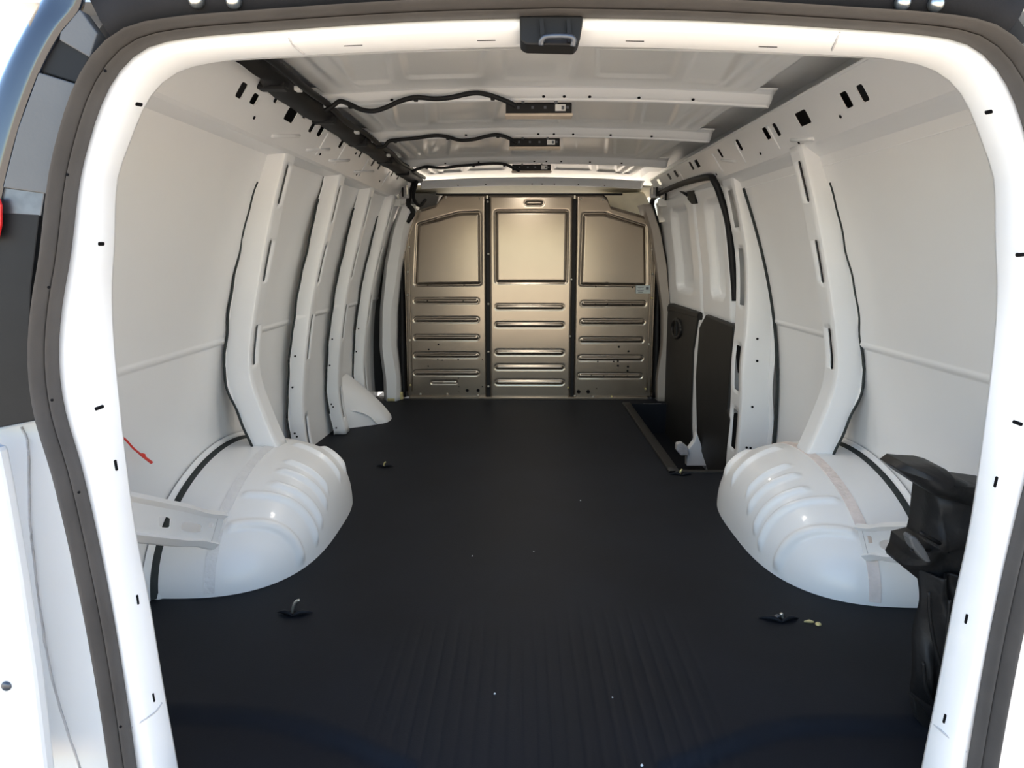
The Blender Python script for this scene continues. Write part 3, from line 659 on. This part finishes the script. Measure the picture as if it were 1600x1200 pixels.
BOLTS = [(762, 315, 0), (763, 397, 0), (763, 475, 0), (763, 550, 0), (763, 604, 0), (893, 437, 0), (891, 526, 0), (888, 606, 1), (657, 616, 0), (699, 616, 0), (747, 618, 0), (927, 620, 0), (956, 620, 1), (1009, 608, 1), (641, 348, 0), (639, 386, 0), (637, 425, 0), (637, 461, 0), (640, 532, 0), (641, 602, 1), (1019, 358, 0), (1020, 390, 0), (1020, 428, 0), (1019, 466, 1), (1014, 538, 0), (697, 308, 0), (750, 310, 0), (908, 311, 0), (942, 312, 0), (649, 624, 0), (679, 624, 0), (930, 628, 0), (961, 628, 0), (898, 619, 0)]
for x, y, c in BOLTS:
    q = on_y(x, y, PY - .018); V, Fc = disc(q + np.array([0, .006, 0]), (0, -1, 0), .0075, .007, 10, dome=True); mk('bolt', V, Fc, BRASS if c else STEEL, pt, smooth=True)
q = [PX(993, 446), PX(1015.5, 446), PX(1015.5, 458.5), PX(993, 458.5)]
lab = mk('partition_label', *prism([(a, PY - .0145, b) for a, b in q], (0, .0012, 0)), BLUEPAPER, label='small pale blue printed label stuck on the right partition panel', cat='label')
lv = []
for r in range(4):
    z = q[0][1] - .012 - r * .010; x0 = q[0][0] + .010; lv.append(box((x0 + .022, PY - .0150, z), (.04 - .008 * (r % 2), .0008, .0032)))
mk('printed_lines', *join(*lv), INK, lab)
V, Fc = box((q[0][0] + .075, PY - .0150, q[0][1] - .018), (.018, .0008, .018)); mk('printed_block', V, Fc, INK, lab)
# cream cab trim seen through the cut-out at the top right, and its counterpart
V, Fc = prism([on_y(x, y, 3.95) for x, y in [(935, 302), (1006, 300), (1030, 345), (1000, 350), (950, 338)]], (0, .25, 0))
mk('cab_pillar_trim', V, Fc, CREAM, bevel=.01, label='cream cab pillar trim seen through the partition cut-out', cat='trim panel')
V, Fc = prism([on_y(x, y, 3.95) for x, y in [(625, 300), (688, 302), (680, 330), (640, 345), (620, 340)]], (0, .25, 0))
mk('cab_pillar_trim', V, Fc, GREYPL, bevel=.01, label='grey cab pillar trim behind the wiring loom end', cat='trim panel')
# junction of hoses and brackets at the front upper corners
for s, px in ((-1, [(630, 268), (655, 300)]), (1, [(1005, 285), (1028, 305)])):
    g = empty('corner_bracket', (s * .80, 3.45, 1.2), 'stamped metal corner bracket with clips where the %s rail meets the partition' % ('left' if s < 0 else 'right'), 'bracket')
    V, Fc = box((s * .79, 3.5, 1.33), (.10, .05, .06)); mk('bracket_plate', V, Fc, SEALANT, g, bevel=.006)
    for k in range(4):
        V, Fc = box((s * (.745 + .028 * k), 3.465, 1.345 - .012 * k), (.010, .02, .055)); mk('clip', V, Fc, BLACK if k % 2 else STEEL, g, bevel=.002)
    V, Fc = box((s * .815, 3.50, 1.27), (.05, .04, .045)); mk('end_block', V, Fc, PAPER, g, bevel=.004)

# ------------------------------------------------------------------ wheel arches
def wheel_arch(s, yc, label, seal_m):
    A, H, D, xw = .545, .300, .385, 1.078
    pw = 3.0
    # pressed beads: position along the inner side, backward lean towards the wall, lower end, start (distance from wall), half width
    beads = [(-.325, .12, .025, .15, .013), (-.24, .09, .05, .16, .012), (-.19, .06, .085, .22, .013), (-.115, .05, .125, .22, .013), (-.058, .03, .16, .22, .010), (.105, .0, .15, .19, .011), (.235, -.05, .14, .24, .009), (.275, -.06, .13, .24, .009), (.315, -.07, .12, .24, .009), (.355, -.08, .11, .24, .009)]
    def f0(r, ph):
        c, sn = math.cos(ph), max(math.sin(ph), 0.0)
        x = D * max(0.0, 1 - r ** pw) ** (1 / pw)
        return np.array([x, -A * r * c, H * r * sn ** .92])
    def f(r, ph, bead=True):
        c, sn = math.cos(ph), max(math.sin(ph), 0.0); x, y, z = f0(r, ph); b = 0
        if bead:
            for yk, ln, ze, xs0, hw in beads:
                d = y - (yk - ln * (1 - min(1, (x - xs0) / (D - xs0))))
                if abs(d) < .05: b += .014 * math.exp(-abs(d / hw) ** 3) * sstep(xs0, xs0 + .03, x) * sstep(ze - .02, ze + .03, z)
        n = np.array([-(x / D) ** 2 / D, (y / A) * r / A, (z / H) * r / H]); n /= np.linalg.norm(n) + 1e-9
        p = np.array([xw - x, yc + y, z]) + n * b
        return (s * p[0], p[1], max(p[2], -.004))
    rs = 1 - (1 - np.linspace(0, 1, 110)) ** 1.7
    V, Fc = grid(f, rs, np.linspace(0, math.pi, 260))
    o = mk('wheel_arch', V, Fc, PAINT, smooth=True, label=label, cat='wheel arch')
    # sealed flange seam over the arch, a little in from the wall
    V = []
    ra, rb2 = [(1 - (q / D) ** pw) ** (1 / pw) for q in (.158, .128)]
    for ph in np.linspace(.03, math.pi - .03, 90):
        a = np.array(f(ra, ph)); b = np.array(f(rb2, ph)); n = np.array([0, -math.cos(ph), math.sin(ph)]) * .0022
        V += [a, a + n, b + n * 1.3, b]
    mk('seam_flange', V, [(4 * i + j, 4 * i + j + 1, 4 * i + 5 + j, 4 * i + 4 + j) for i in range(89) for j in range(3)], seal_m, o, smooth=True, angle=40)
    # dark strip painted as the gap shade between arch and wall skin, and the pressed wall lip around it
    for nm, k0, k1, x0, x1, m in (('gap_shade_strip', 1.0, 1.028, xw, 1.098, GAPSHADE), ('wall_lip', 1.034, 1.075, 1.092, 1.104, PAINT)):
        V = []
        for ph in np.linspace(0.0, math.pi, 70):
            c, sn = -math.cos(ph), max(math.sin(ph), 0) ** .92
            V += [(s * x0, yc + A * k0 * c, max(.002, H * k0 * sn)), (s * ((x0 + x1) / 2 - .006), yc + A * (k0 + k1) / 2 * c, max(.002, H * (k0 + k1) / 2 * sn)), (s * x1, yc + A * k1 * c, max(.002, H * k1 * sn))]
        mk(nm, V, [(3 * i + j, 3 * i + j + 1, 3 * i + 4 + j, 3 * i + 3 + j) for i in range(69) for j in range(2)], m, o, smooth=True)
    # side pressing lines on the inner face
    return o
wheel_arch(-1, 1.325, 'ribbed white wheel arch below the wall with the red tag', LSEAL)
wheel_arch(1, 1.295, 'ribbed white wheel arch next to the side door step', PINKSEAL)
# sealant lumps at the rear foot of each arch
mk('sealant_blob', *disc((-1.085, .80, -.004), (.2, -.3, 1), .024, .03, 14, dome=True), PAPER, smooth=True, label='small white sealant blob at the rear foot of the left wheel arch', cat='sealant')
mk('sealant_blob', *disc((1.083, .775, -.004), (-.2, -.3, 1), .030, .045, 14, dome=True), PINKSEAL, smooth=True, label='pinkish sealant blob at the rear foot of the right wheel arch', cat='sealant')

# braces from the rear pillar to the wheel arch
def brace(s, q, holes, label, xe):
    """q: 4 pixel corners near-top, far-top, far-bottom, near-bottom; the bar lies on a plane leaning from wall to arch"""
    n = np.array([s * 1.0, .10, .25]); p0 = (s * xe, .60, .30)
    C = [on_plane(x, y, p0, n) for x, y in q]
    def f(u, v): return (C[0] * (1 - u) + C[1] * u) * (1 - v) + (C[3] * (1 - u) + C[2] * u) * v
    inw = np.array([-s, 0, .15])
    UV = [(u, v) for u in np.linspace(0, 1, 81) for v in np.linspace(0, 1, 41)]; PXY = np.array([proj(f(u, v)) for u, v in UV])
    def uv(x, y): return np.array(UV[int(np.argmin(((PXY - [x, y]) ** 2).sum(1)))])
    hh = []
    for x0, y0, x1, y1 in holes:
        a, b = uv(x0, (y0 + y1) / 2), uv(x1, (y0 + y1) / 2); t, q_ = uv((x0 + x1) / 2, y0), uv((x0 + x1) / 2, y1)
        hh.append(((a[0] + b[0]) / 2, (t[1] + q_[1]) / 2, max(.012, abs(b[0] - a[0]) / 2), max(.05, abs(q_[1] - t[1]) / 2)))
    holes = hh
    us = np.linspace(0, 1, 40); prof = [(0, .0), (.0, .012), (.10, .022), (.17, .012), (.83, .012), (.90, .022), (1.0, .012), (1, 0)]
    def g(u, j):
        v, h = prof[int(j)]; vv = .5 + (v - .5) * (1 - .10 * math.exp(-((u - .8) / .12) ** 2)); return f(u, vv) + inw * h
    parts = []
    V1 = grid(g, us, (0, 1, 2, 3)); V2 = grid(g, us, (4, 5, 6, 7))
    loops = [rrect(a, b, c, d, min(c, d) * .8, 5) for a, b, c, d in holes]
    V3 = fill_holes([(u, .17) for u in us] + [(u, .83) for u in us[::-1]], loops, lambda u, v: f(u, .5 + (v - .5) * (1 - .10 * math.exp(-((u - .8) / .12) ** 2))) + inw * .012)
    o = mk('side_brace', *join(V1, V2, V3), PAINT, solid=.003, offset=1, label=label, cat='brace')
    for u in (.93,):
        mk('weld_line', *tube([f(u, v) + inw * .013 for v in np.linspace(.1, .9, 8)], .003, 6), SEALANT, o, smooth=True)
    return o
brace(-1, [(150, 762), (345, 802), (328, 858), (165, 842)], [(240, 809, 258, 826), (274, 817, 308, 832), (318, 815, 325, 825)], 'white stamped brace with square and oblong holes between rear pillar and left wheel arch', .905)
brace(1, [(1472, 817), (1346, 820), (1360, 876), (1472, 882)], [(1382, 845, 1420, 861), (1363, 837, 1371, 849)], 'white stamped brace with one oblong hole running behind the black tool cover', .905)

# cone cover by the third rib
V = []
SS = np.linspace(0, 1, 26); PH = np.linspace(0, math.pi, 30)
for q in SS:
    hh = .275 * (1 - q) ** .75 + .004; hw = .17 * (1 - q) ** .35 * (1 - .25 * q) + .03
    for ph in PH:
        c, sn = -math.cos(ph), math.sin(ph); c = math.copysign(abs(c) ** .8, c)
        V.append((-1.064 + .25 * q, 3.02 + hw * c + .05 * q, -.002 + hh * sn ** .8))
Fc = [(i * 30 + j, (i + 1) * 30 + j, (i + 1) * 30 + j + 1, i * 30 + j + 1) for i in range(25) for j in range(29)] + [tuple(25 * 30 + j for j in range(30))]
cone = mk('cone_cover', V, Fc, PAINT, smooth=True, label='white half cone cover on the floor against the left wall', cat='cover')
mk('edge_ridge', *tube(smooth_path([(-1.03, 2.862, .10), (-.97, 2.885, .09), (-.91, 2.91, .06), (-.87, 2.93, .01)], 12), .006, 6), PAINT, cone, smooth=True)

# ------------------------------------------------------------------ right side: door post and two side doors
def post():
    zs = np.linspace(-.05, 1.31, 60)
    Y0 = 2.13
    ip = sorted([on_y(x, y, Y0) for x, y in [(1141, 262), (1156, 333), (1167, 396), (1168, 458), (1166, 511), (1158, 583), (1159, 626), (1153, 703), (1150, 740)]], key=lambda p: p[2])
    op = sorted([on_y(x, y, Y0) for x, y in [(1164, 262), (1181, 323), (1196, 396), (1203, 458), (1204, 511), (1203, 575), (1197, 610), (1203, 642), (1197, 706), (1195, 740)]], key=lambda p: p[2])
    fr = np.interp(zs, [p[2] for p in ip], [p[0] for p in ip]); fo = np.interp(zs, [p[2] for p in op], [p[0] for p in op])
    sm = lambda v: np.convolve(np.pad(v, 3, 'edge'), np.ones(7) / 7, 'valid')
    fr, fo = sm(fr), sm(fo)
    V = []; Fc = []
    for z, xi, xo in zip(zs, fr, fo):
        xo = min(W(z) - .004, xo)
        V += [(xo + .01, Y0 - .03, z), (xo, Y0 - .002, z), (xi + .014, Y0, z), (xi + .004, Y0 + .004, z), (xi, Y0 + .014, z), (xi, Y0 + .045, z), (xi, Y0 + .115, z), (xi, Y0 + .17, z), (xi + .05, Y0 + .19, z), (W(z) - .01, Y0 + .19, z)]
    m = 10
    for i in range(len(zs) - 1):
        zc = (zs[i] + zs[i + 1]) / 2; hole = any(a < zc < b for a, b in ((.07, .24), (.34, .56), (.73, .98), (1.09, 1.25)))
        for j in range(m - 1):
            if j == 5 and hole: continue
            Fc.append((i * m + j, i * m + j + 1, (i + 1) * m + j + 1, (i + 1) * m + j))
    o = mk('door_post', V, Fc, PAINT, smooth=True, angle=40, solid=.003, offset=1, label='wide white body post with tall openings between wheel arch and side doors', cat='pillar')
    hv = [disc((x, Y0 - .003, z), (0, -1, 0), .0055, .003, 8) for x, z in ((1.005, .59), (1.01, .49), (1.0, .28), (.985, .09), (1.003, .088))]
    mk('painted_screw_hole', *join(*hv), HOLE_PAN_BLK, o, kind='stuff')  # post holes are black discs painted as shade
    mk('gap_shade_line', *tube([(W(z) - .008, Y0 - .036, z) for z in np.linspace(.1, 1.24, 40)], .007, 6), GAPSHADE, o, smooth=True)  # dark line painted as the shade between post and wall
    return o
post()
def door_x(z, y): return float(np.interp(z, [-.2, .65, .9, 1.1, 1.25, 1.3], [.965, .957, .937, .905, .885, .872])) - .035 * (y - 2.4)
def side_door(name, ya, yb, win, label):
    cy, hy, z0, z1, lean = win
    def h(y, z):
        zz = (z0 + z1) / 2; s = sd_box(y - lean * (z - zz), z, cy, zz, hy, (z1 - z0) / 2, .06)
        d = .045 * (1 - sstep(-.020, .004, s))
        e = min(y - ya, yb - y, 1.30 - z)
        d += .03 * (1 - sstep(0, .02, e))
        d += .012 * (1 - sstep(.62, .66, z))
        return d
    zs = np.linspace(-.20, 1.30, 170); ys = np.linspace(ya, yb, 100)
    V, Fc = grid(lambda y, z: (door_x(z, y) + h(y, z), y, z), ys, zs)
    o = mk(name, V, Fc, PAINT, smooth=True, kind='structure', solid=.004, offset=-1); o['label'] = label
    return o
d1_ = side_door('door_1', 2.37, 2.86, (2.57, .13, .74, 1.23, -.02), 'white side cargo door with blanked window next to the wide post')
d2_ = side_door('door_2', 2.88, 3.80, (3.23, .20, .74, 1.23, -.02), 'white side cargo door with blanked window next to the partition')
V, Fc = join(box((1.13, 3.1, .55), (.01, 1.9, 1.9))); mk('outer_skin', V, Fc, PAINT, d1_)
# rubber seal round the side door opening
sp = smooth_path([on_y(x, y, 2.33) for x, y in [(1156, 470), (1154, 437), (1146, 354), (1135, 312), (1124, 284)]] + [on_y(1112, 277, 2.42), on_y(1069, 288, 3.0), on_y(1034, 304, 3.50)] + [on_y(x, y, 3.66) for x, y in [(1024, 318), (1032, 350), (1045, 417), (1049, 473)]], 90)
sp = sp - np.array([.022, 0, 0])
mk('door_seal', *tube(sp, .016, 8), BLACK, smooth=True, label='black rubber seal looped around the side door opening', cat='door seal')
# black trim panels on the lower doors
def trim_panel(pts, xo, label):
    n = np.array([1.0, .035, 0]); p0 = (xo, 2.4, 0)
    C = [on_plane(x, y, p0, n) for x, y in pts]
    V, Fc = prism(C, (.05, 0, 0)); return mk('door_trim_panel', V, Fc, TRIMB, bevel=.012, label=label, cat='door panel')
tp2 = trim_panel([(1036, 474), (1050, 474), (1092, 488), (1090, 500), (1083, 545), (1080, 640), (1080, 720), (1036, 680), (1031, 600), (1033, 520)], .940, 'black padded trim panel with oval pull on the door next to the partition')
tp1 = trim_panel([(1102, 491), (1146, 508), (1142, 560), (1136, 640), (1140, 655), (1132, 740), (1106, 740), (1088, 685), (1086, 590), (1092, 510)], .940, 'plain black trim panel on the side door next to the wide post')
def tpx(x, y, d=0.0): return on_plane(x, y, (.940 - d, 2.4, 0), (1.0, .035, 0))
V, Fc = tube([tpx(1057 + 7 * math.cos(a), 513 + 14 * math.sin(a), .006) for a in np.linspace(0, 2 * math.pi, 25)], .010, 8); mk('pull_ring', V, Fc, TRIMB, tp2, smooth=True)
V, Fc = box(tpx(1057, 513, .004), (.02, .04, .10)); mk('pull_handle', V, Fc, BLACK, tp2, bevel=.006)
V, Fc = prism([tpx(x, y, .004) for x, y in [(1036, 478), (1050, 477), (1091, 489), (1089, 497), (1048, 486), (1036, 487)]], (.02, 0, 0)); mk('top_roll', V, Fc, TRIMB, tp2, bevel=.006)
# white strip between the two door trims and the foot bracket on the step
V, Fc = prism([on_plane(x, y, (.948, 2.4, 0), (1, .035, 0)) for x, y in [(1092, 500), (1098, 500), (1088, 590), (1087, 680), (1094, 700), (1084, 705), (1080, 640), (1083, 560)]], (.03, 0, 0)); mk('door_edge', V, Fc, PAINT, d1_, bevel=.004)
sb = empty('step_bracket', (.93, 2.72, -.2), 'white foot bracket with bumper standing in the side door step', 'bracket')
Cb = [on_y(x, y, 2.72) for x, y in [(1089, 676), (1094, 690), (1105, 728), (1073, 728), (1074, 705), (1085, 690)]]
V, Fc = prism(Cb, (0, .05, 0)); mk('web', V, Fc, PAINT, sb, bevel=.004)
V, Fc = prism([on_y(x, y, 2.70) for x, y in [(1058, 694), (1066, 692), (1076, 700), (1076, 712), (1064, 712), (1057, 704)]], (0, .05, 0)); mk('bumper', V, Fc, SEALANT, sb, bevel=.006)
# black lock box at the top of the door
V, Fc = prism([on_plane(x, y, (.872, 2.4, 0), (1, .035, 0)) for x, y in [(1073, 298), (1084, 295), (1087, 318), (1080, 319), (1074, 312)]], (.05, 0, 0))
lk = mk('door_latch', V, Fc, BLACK, bevel=.004, label='black latch box at the upper corner of the side doors', cat='latch')
mk('latch_rod', *tube([on_plane(x, y, (.872, 2.4, 0), (1, .035, 0)) for x, y in [(1060, 296), (1067, 300), (1074, 305)]], .008, 6), BLACK, lk, smooth=True)
# edge trim along the step
V, Fc = grid(lambda y, j: [(STEP_X - .050, y, .003), (STEP_X - .045, y, .010), (STEP_X - .006, y, .011), (STEP_X + .004, y, .004), (STEP_X + .005, y, -.03)][int(j)], np.linspace(STEP_Y0 - .01, STEP_Y1, 20), range(5))
mk('step_edge_trim', V, Fc, TRIMB, smooth=True, angle=40, solid=.002, label='dark rubber edging strip along the side door step', cat='edge trim')
V, Fc = box((.86, STEP_Y0 - .004, .004), (.44, .03, .012)); mk('step_edge_trim', V, Fc, TRIMB, bevel=.003, label='short dark rubber edging strip between step and right wheel arch', cat='edge trim')

# ------------------------------------------------------------------ black tool cover hanging behind the rear pillar
tc = empty('tool_cover', (.93, .33, 0), 'crumpled black vinyl cover over the jack on the wall behind the rear pillar', 'cover')
def bag_surface(left, yb, amp, seed, name, zt, zb, xr=1.06, nfold=9.0, dep=.14):
    L = [on_y(x, y, yb) for x, y in left]; L.sort(key=lambda p: p[2])
    zl = [p[2] for p in L]; xl = [p[0] for p in L]; r = np.random.default_rng(seed); ph = r.uniform(0, 6, 8)
    def f(u, v):
        z = zb + (zt - zb) * v; x0 = float(np.interp(z, zl, xl)); x = x0 + (xr - x0) * u
        d = amp * (math.sin(nfold * u * 2.2 + 5 * v + ph[0]) + .6 * math.sin(17 * u - 9 * v + ph[1]) + .5 * math.sin(11 * v + 6 * u + ph[2]))
        y = yb + d + dep * (u - .0) ** 1.5 * .3 + .05 * (1 - min(1, u * 7)) ** 2
        return (x, y, z)
    V, Fc = grid(f, np.linspace(0, 1, 60), np.linspace(0, 1, 70))
    return mk(name, V, Fc, VINYL, tc, smooth=True, solid=.006)
# upper flap: a folded sheet with its own outline
def sheet(pts_px, Y, name, thick=.10, amp=.010, seed=1):
    P0 = [on_y(x, y, Y) for x, y in pts_px]; poly = [(p[0], p[2]) for p in P0]; c = np.mean(poly, axis=0); r = np.random.default_rng(seed); ph = r.uniform(0, 6, 6)
    V = []; Fc = []; rings = [0.02, .2, .4, .6, .78, .9, .97, 1.0]
    dens = []
    for i in range(len(poly)):
        a, b = np.array(poly[i]), np.array(poly[(i + 1) % len(poly)])
        for t in np.linspace(0, 1, 10, endpoint=False): dens.append(a * (1 - t) + b * t)
    n = len(dens)
    def dd(x, z, k): return amp * (math.sin(46 * x + 22 * z + ph[0]) + .8 * math.sin(70 * z - 30 * x + ph[1]) + .5 * math.sin(90 * x + 70 * z + ph[2])) * k
    for k in rings:
        for p in dens:
            q = c + (p - c) * k; V.append((q[0], Y + dd(q[0], q[1], 1) + .035 * k ** 4, q[1]))
    for j, k in enumerate((1.0, .6, .02)):
        for p in dens:
            q = c + (p - c) * k; V.append((q[0], Y + thick + .0, q[1]))
    R = len(rings) + 3
    for j in range(R - 1):
        for i in range(n): Fc.append((j * n + i, j * n + (i + 1) % n, (j + 1) * n + (i + 1) % n, (j + 1) * n + i))
    return mk(name, V, Fc, VINYL, tc, smooth=True)
sheet([(1418, 742), (1430, 733), (1447, 735), (1475, 736), (1493, 741), (1500, 748), (1530, 763), (1580, 770), (1580, 800), (1520, 800), (1472, 781), (1440, 760)], .30, 'upper_flap', .12, .005, 3)
sheet([(1473, 778), (1520, 772), (1580, 780), (1590, 900), (1560, 935), (1465, 925), (1452, 919), (1428, 900), (1426, 894), (1433, 880), (1436, 862), (1462, 856), (1466, 840)], .315, 'cover_body', .12, .007, 5)
bag_surface([(1452, 915), (1450, 950), (1446, 985), (1442, 1030), (1440, 1060), (1442, 1090), (1448, 1120), (1452, 1160)], .285, .010, 8, 'lower_drape', .300, .004, xr=1.0, nfold=12)
tv = [on_y(x, y, .24) for x, y in [(1426, 1088), (1438, 1100), (1448, 1112), (1456, 1135), (1450, 1143), (1436, 1128), (1430, 1112)]]
V, Fc = prism(tv, (.0, .02, 0)); mk('loose_tongue', V, Fc, VINYL, tc, bevel=.003)
for pts in ([(1452, 925), (1453, 960), (1460, 1005), (1470, 1042)], [(1484, 938), (1480, 985), (1472, 1040)], [(1443, 1035), (1447, 1075), (1460, 1107)]):
    mk('seam_welt', *tube(smooth_path([on_y(x, y, .268) for x, y in pts], 20), .004, 6), VINYL, tc, smooth=True)
kb = [on_y(x, y, .262) for x, y in [(1421, 842), (1425, 837), (1434, 842), (1446, 858), (1456, 879), (1448, 880), (1436, 868), (1426, 856)]]
V, Fc = prism(kb, (.0, .03, 0)); mk('wing_nut', V, Fc, GREYPL, tc, bevel=.004)
mk('retaining_bolt', *tube([on_y(1423, 860, .27), on_y(1440, 858, .30), on_y(1470, 862, .36)], .004, 8), BLACK, tc, smooth=True)
mk('strap', *tube([on_y(1437, 831, .27), on_y(1452, 840, .28), on_y(1468, 849, .31)], .0045, 6), BLACK, tc, smooth=True)

# ------------------------------------------------------------------ small things
rt = empty('red_tag', (-1.04, .70, .40), 'red plastic tag on a thin red tie hanging at the left wall', 'tag')
def rx(x, y): return on_plane(x, y, (-1.065, .7, .45), (1, 0, 0))
mk('tie', *tube(smooth_path([rx(*p) for p in [(178, 676), (195, 686), (208, 700), (220, 710)]], 16), .0028, 6), RED, rt, smooth=True)
V, Fc = prism([rx(*p) for p in [(217, 711), (221, 708), (225, 709), (226, 713), (238, 722), (235, 725)]], (.004, 0, 0)); mk('tag_plate', V, Fc, RED, rt, bevel=.001)

def tiedown(px, py, label, size=1.0, kind=0):
    c = on_z(px, py, .004)
    t = empty('tie_down_ring', (float(c[0]), float(c[1]), 0), label, 'tie-down')
    # lens-shaped cut painted on the mat as its shade, with curled lips and the steel ring standing in it
    q = [(-.045, .004), (-.012, -.012), (.0, -.018), (.012, -.012), (.045, .006), (.012, .010), (0, .013), (-.012, .010)]
    V, Fc = prism([(c[0] + a * size, c[1] + b * size, .0015) for a, b in q], (0, 0, .0015)); mk('painted_mat_cut', V, Fc, HOLE_PAN_BLK, t)
    for sx in (-1, 1):
        V, Fc = tube(smooth_path([(c[0], c[1] - .018 * size, .004), (c[0] + sx * .02 * size, c[1] - .008 * size, .010), (c[0] + sx * .048 * size, c[1] + .006 * size, .002)], 10), [.0045 * size * math.sin(math.pi * (i + .5) / 10) + .0008 for i in range(10)], 6); mk('mat_lip', V, Fc, RUBBER, t, smooth=True)
    arc = {0: [(-4, 6), (-3, -4), (0, -13), (4, -18), (8, -19)], 1: [(6, 10), (5, 0), (2, -7)], 3: [(-2, 6), (-1, -4), (2, -8)]}[kind]
    P3 = [on_y(px + dx * size, py + dy * size, c[1]) for dx, dy in arc]
    mk('steel_ring', *tube(smooth_path(P3, 16), .0042 * size, 8), STEEL if kind != 3 else BRASS, t, smooth=True)
    if kind == 1:
        for dx, dy in ((-.012, .0), (-.003, .008)):
            V, Fc = disc((c[0] + dx, c[1] + dy, .004), (0, 0, 1), .008, .006, 10, dome=True); mk('bolt', V, Fc, DSTEEL, t, smooth=True)
    return t
tiedown(460, 957, 'steel tie-down ring poking through the mat beside the left wheel arch')
tiedown(601, 728, 'small tie-down ring in the mat in front of the left wheel arch', .8, 3)
tiedown(1218, 966, 'tie-down with dark bolts in a torn mat cut beside the right wheel arch', 1.1, 1)
tiedown(1064, 741, 'brassy tie-down ring at the corner of the side door step', 1.0, 3)
c = on_z(1270, 973, .003)
V, Fc = join(prism([(c[0] - .022, c[1] + .004, .002), (c[0] - .005, c[1] + .012, .002), (c[0] + .004, c[1] + .002, .002), (c[0] - .004, c[1] - .0, .002)], (0, 0, .004)), disc((c[0] + .012, c[1] - .006, .001), (0, 0, 1), .008, .006, 10, dome=True))
mk('debris_chip', V, Fc, BRASS, label='yellow chip of debris on the mat beside the right tie-down', cat='debris')
cr_pts = [(738, 869), (834, 862), (907, 782), (773, 1084), (957, 1090), (1003, 1196)]
for x, y in cr_pts:
    c = on_z(x, y, 0); s = .0022 + .001 * rng.random()
    V, Fc = disc((c[0], c[1], -.001), (0, 0, 1), s, s * 1.2, 7, dome=True)
    mk('crumb', V, Fc, PAPER, label='tiny pale crumb lying on the black mat', cat='debris', group='crumbs on the floor mat')

for o in list(bpy.data.objects):
    if '_o' in o: del o['_o']
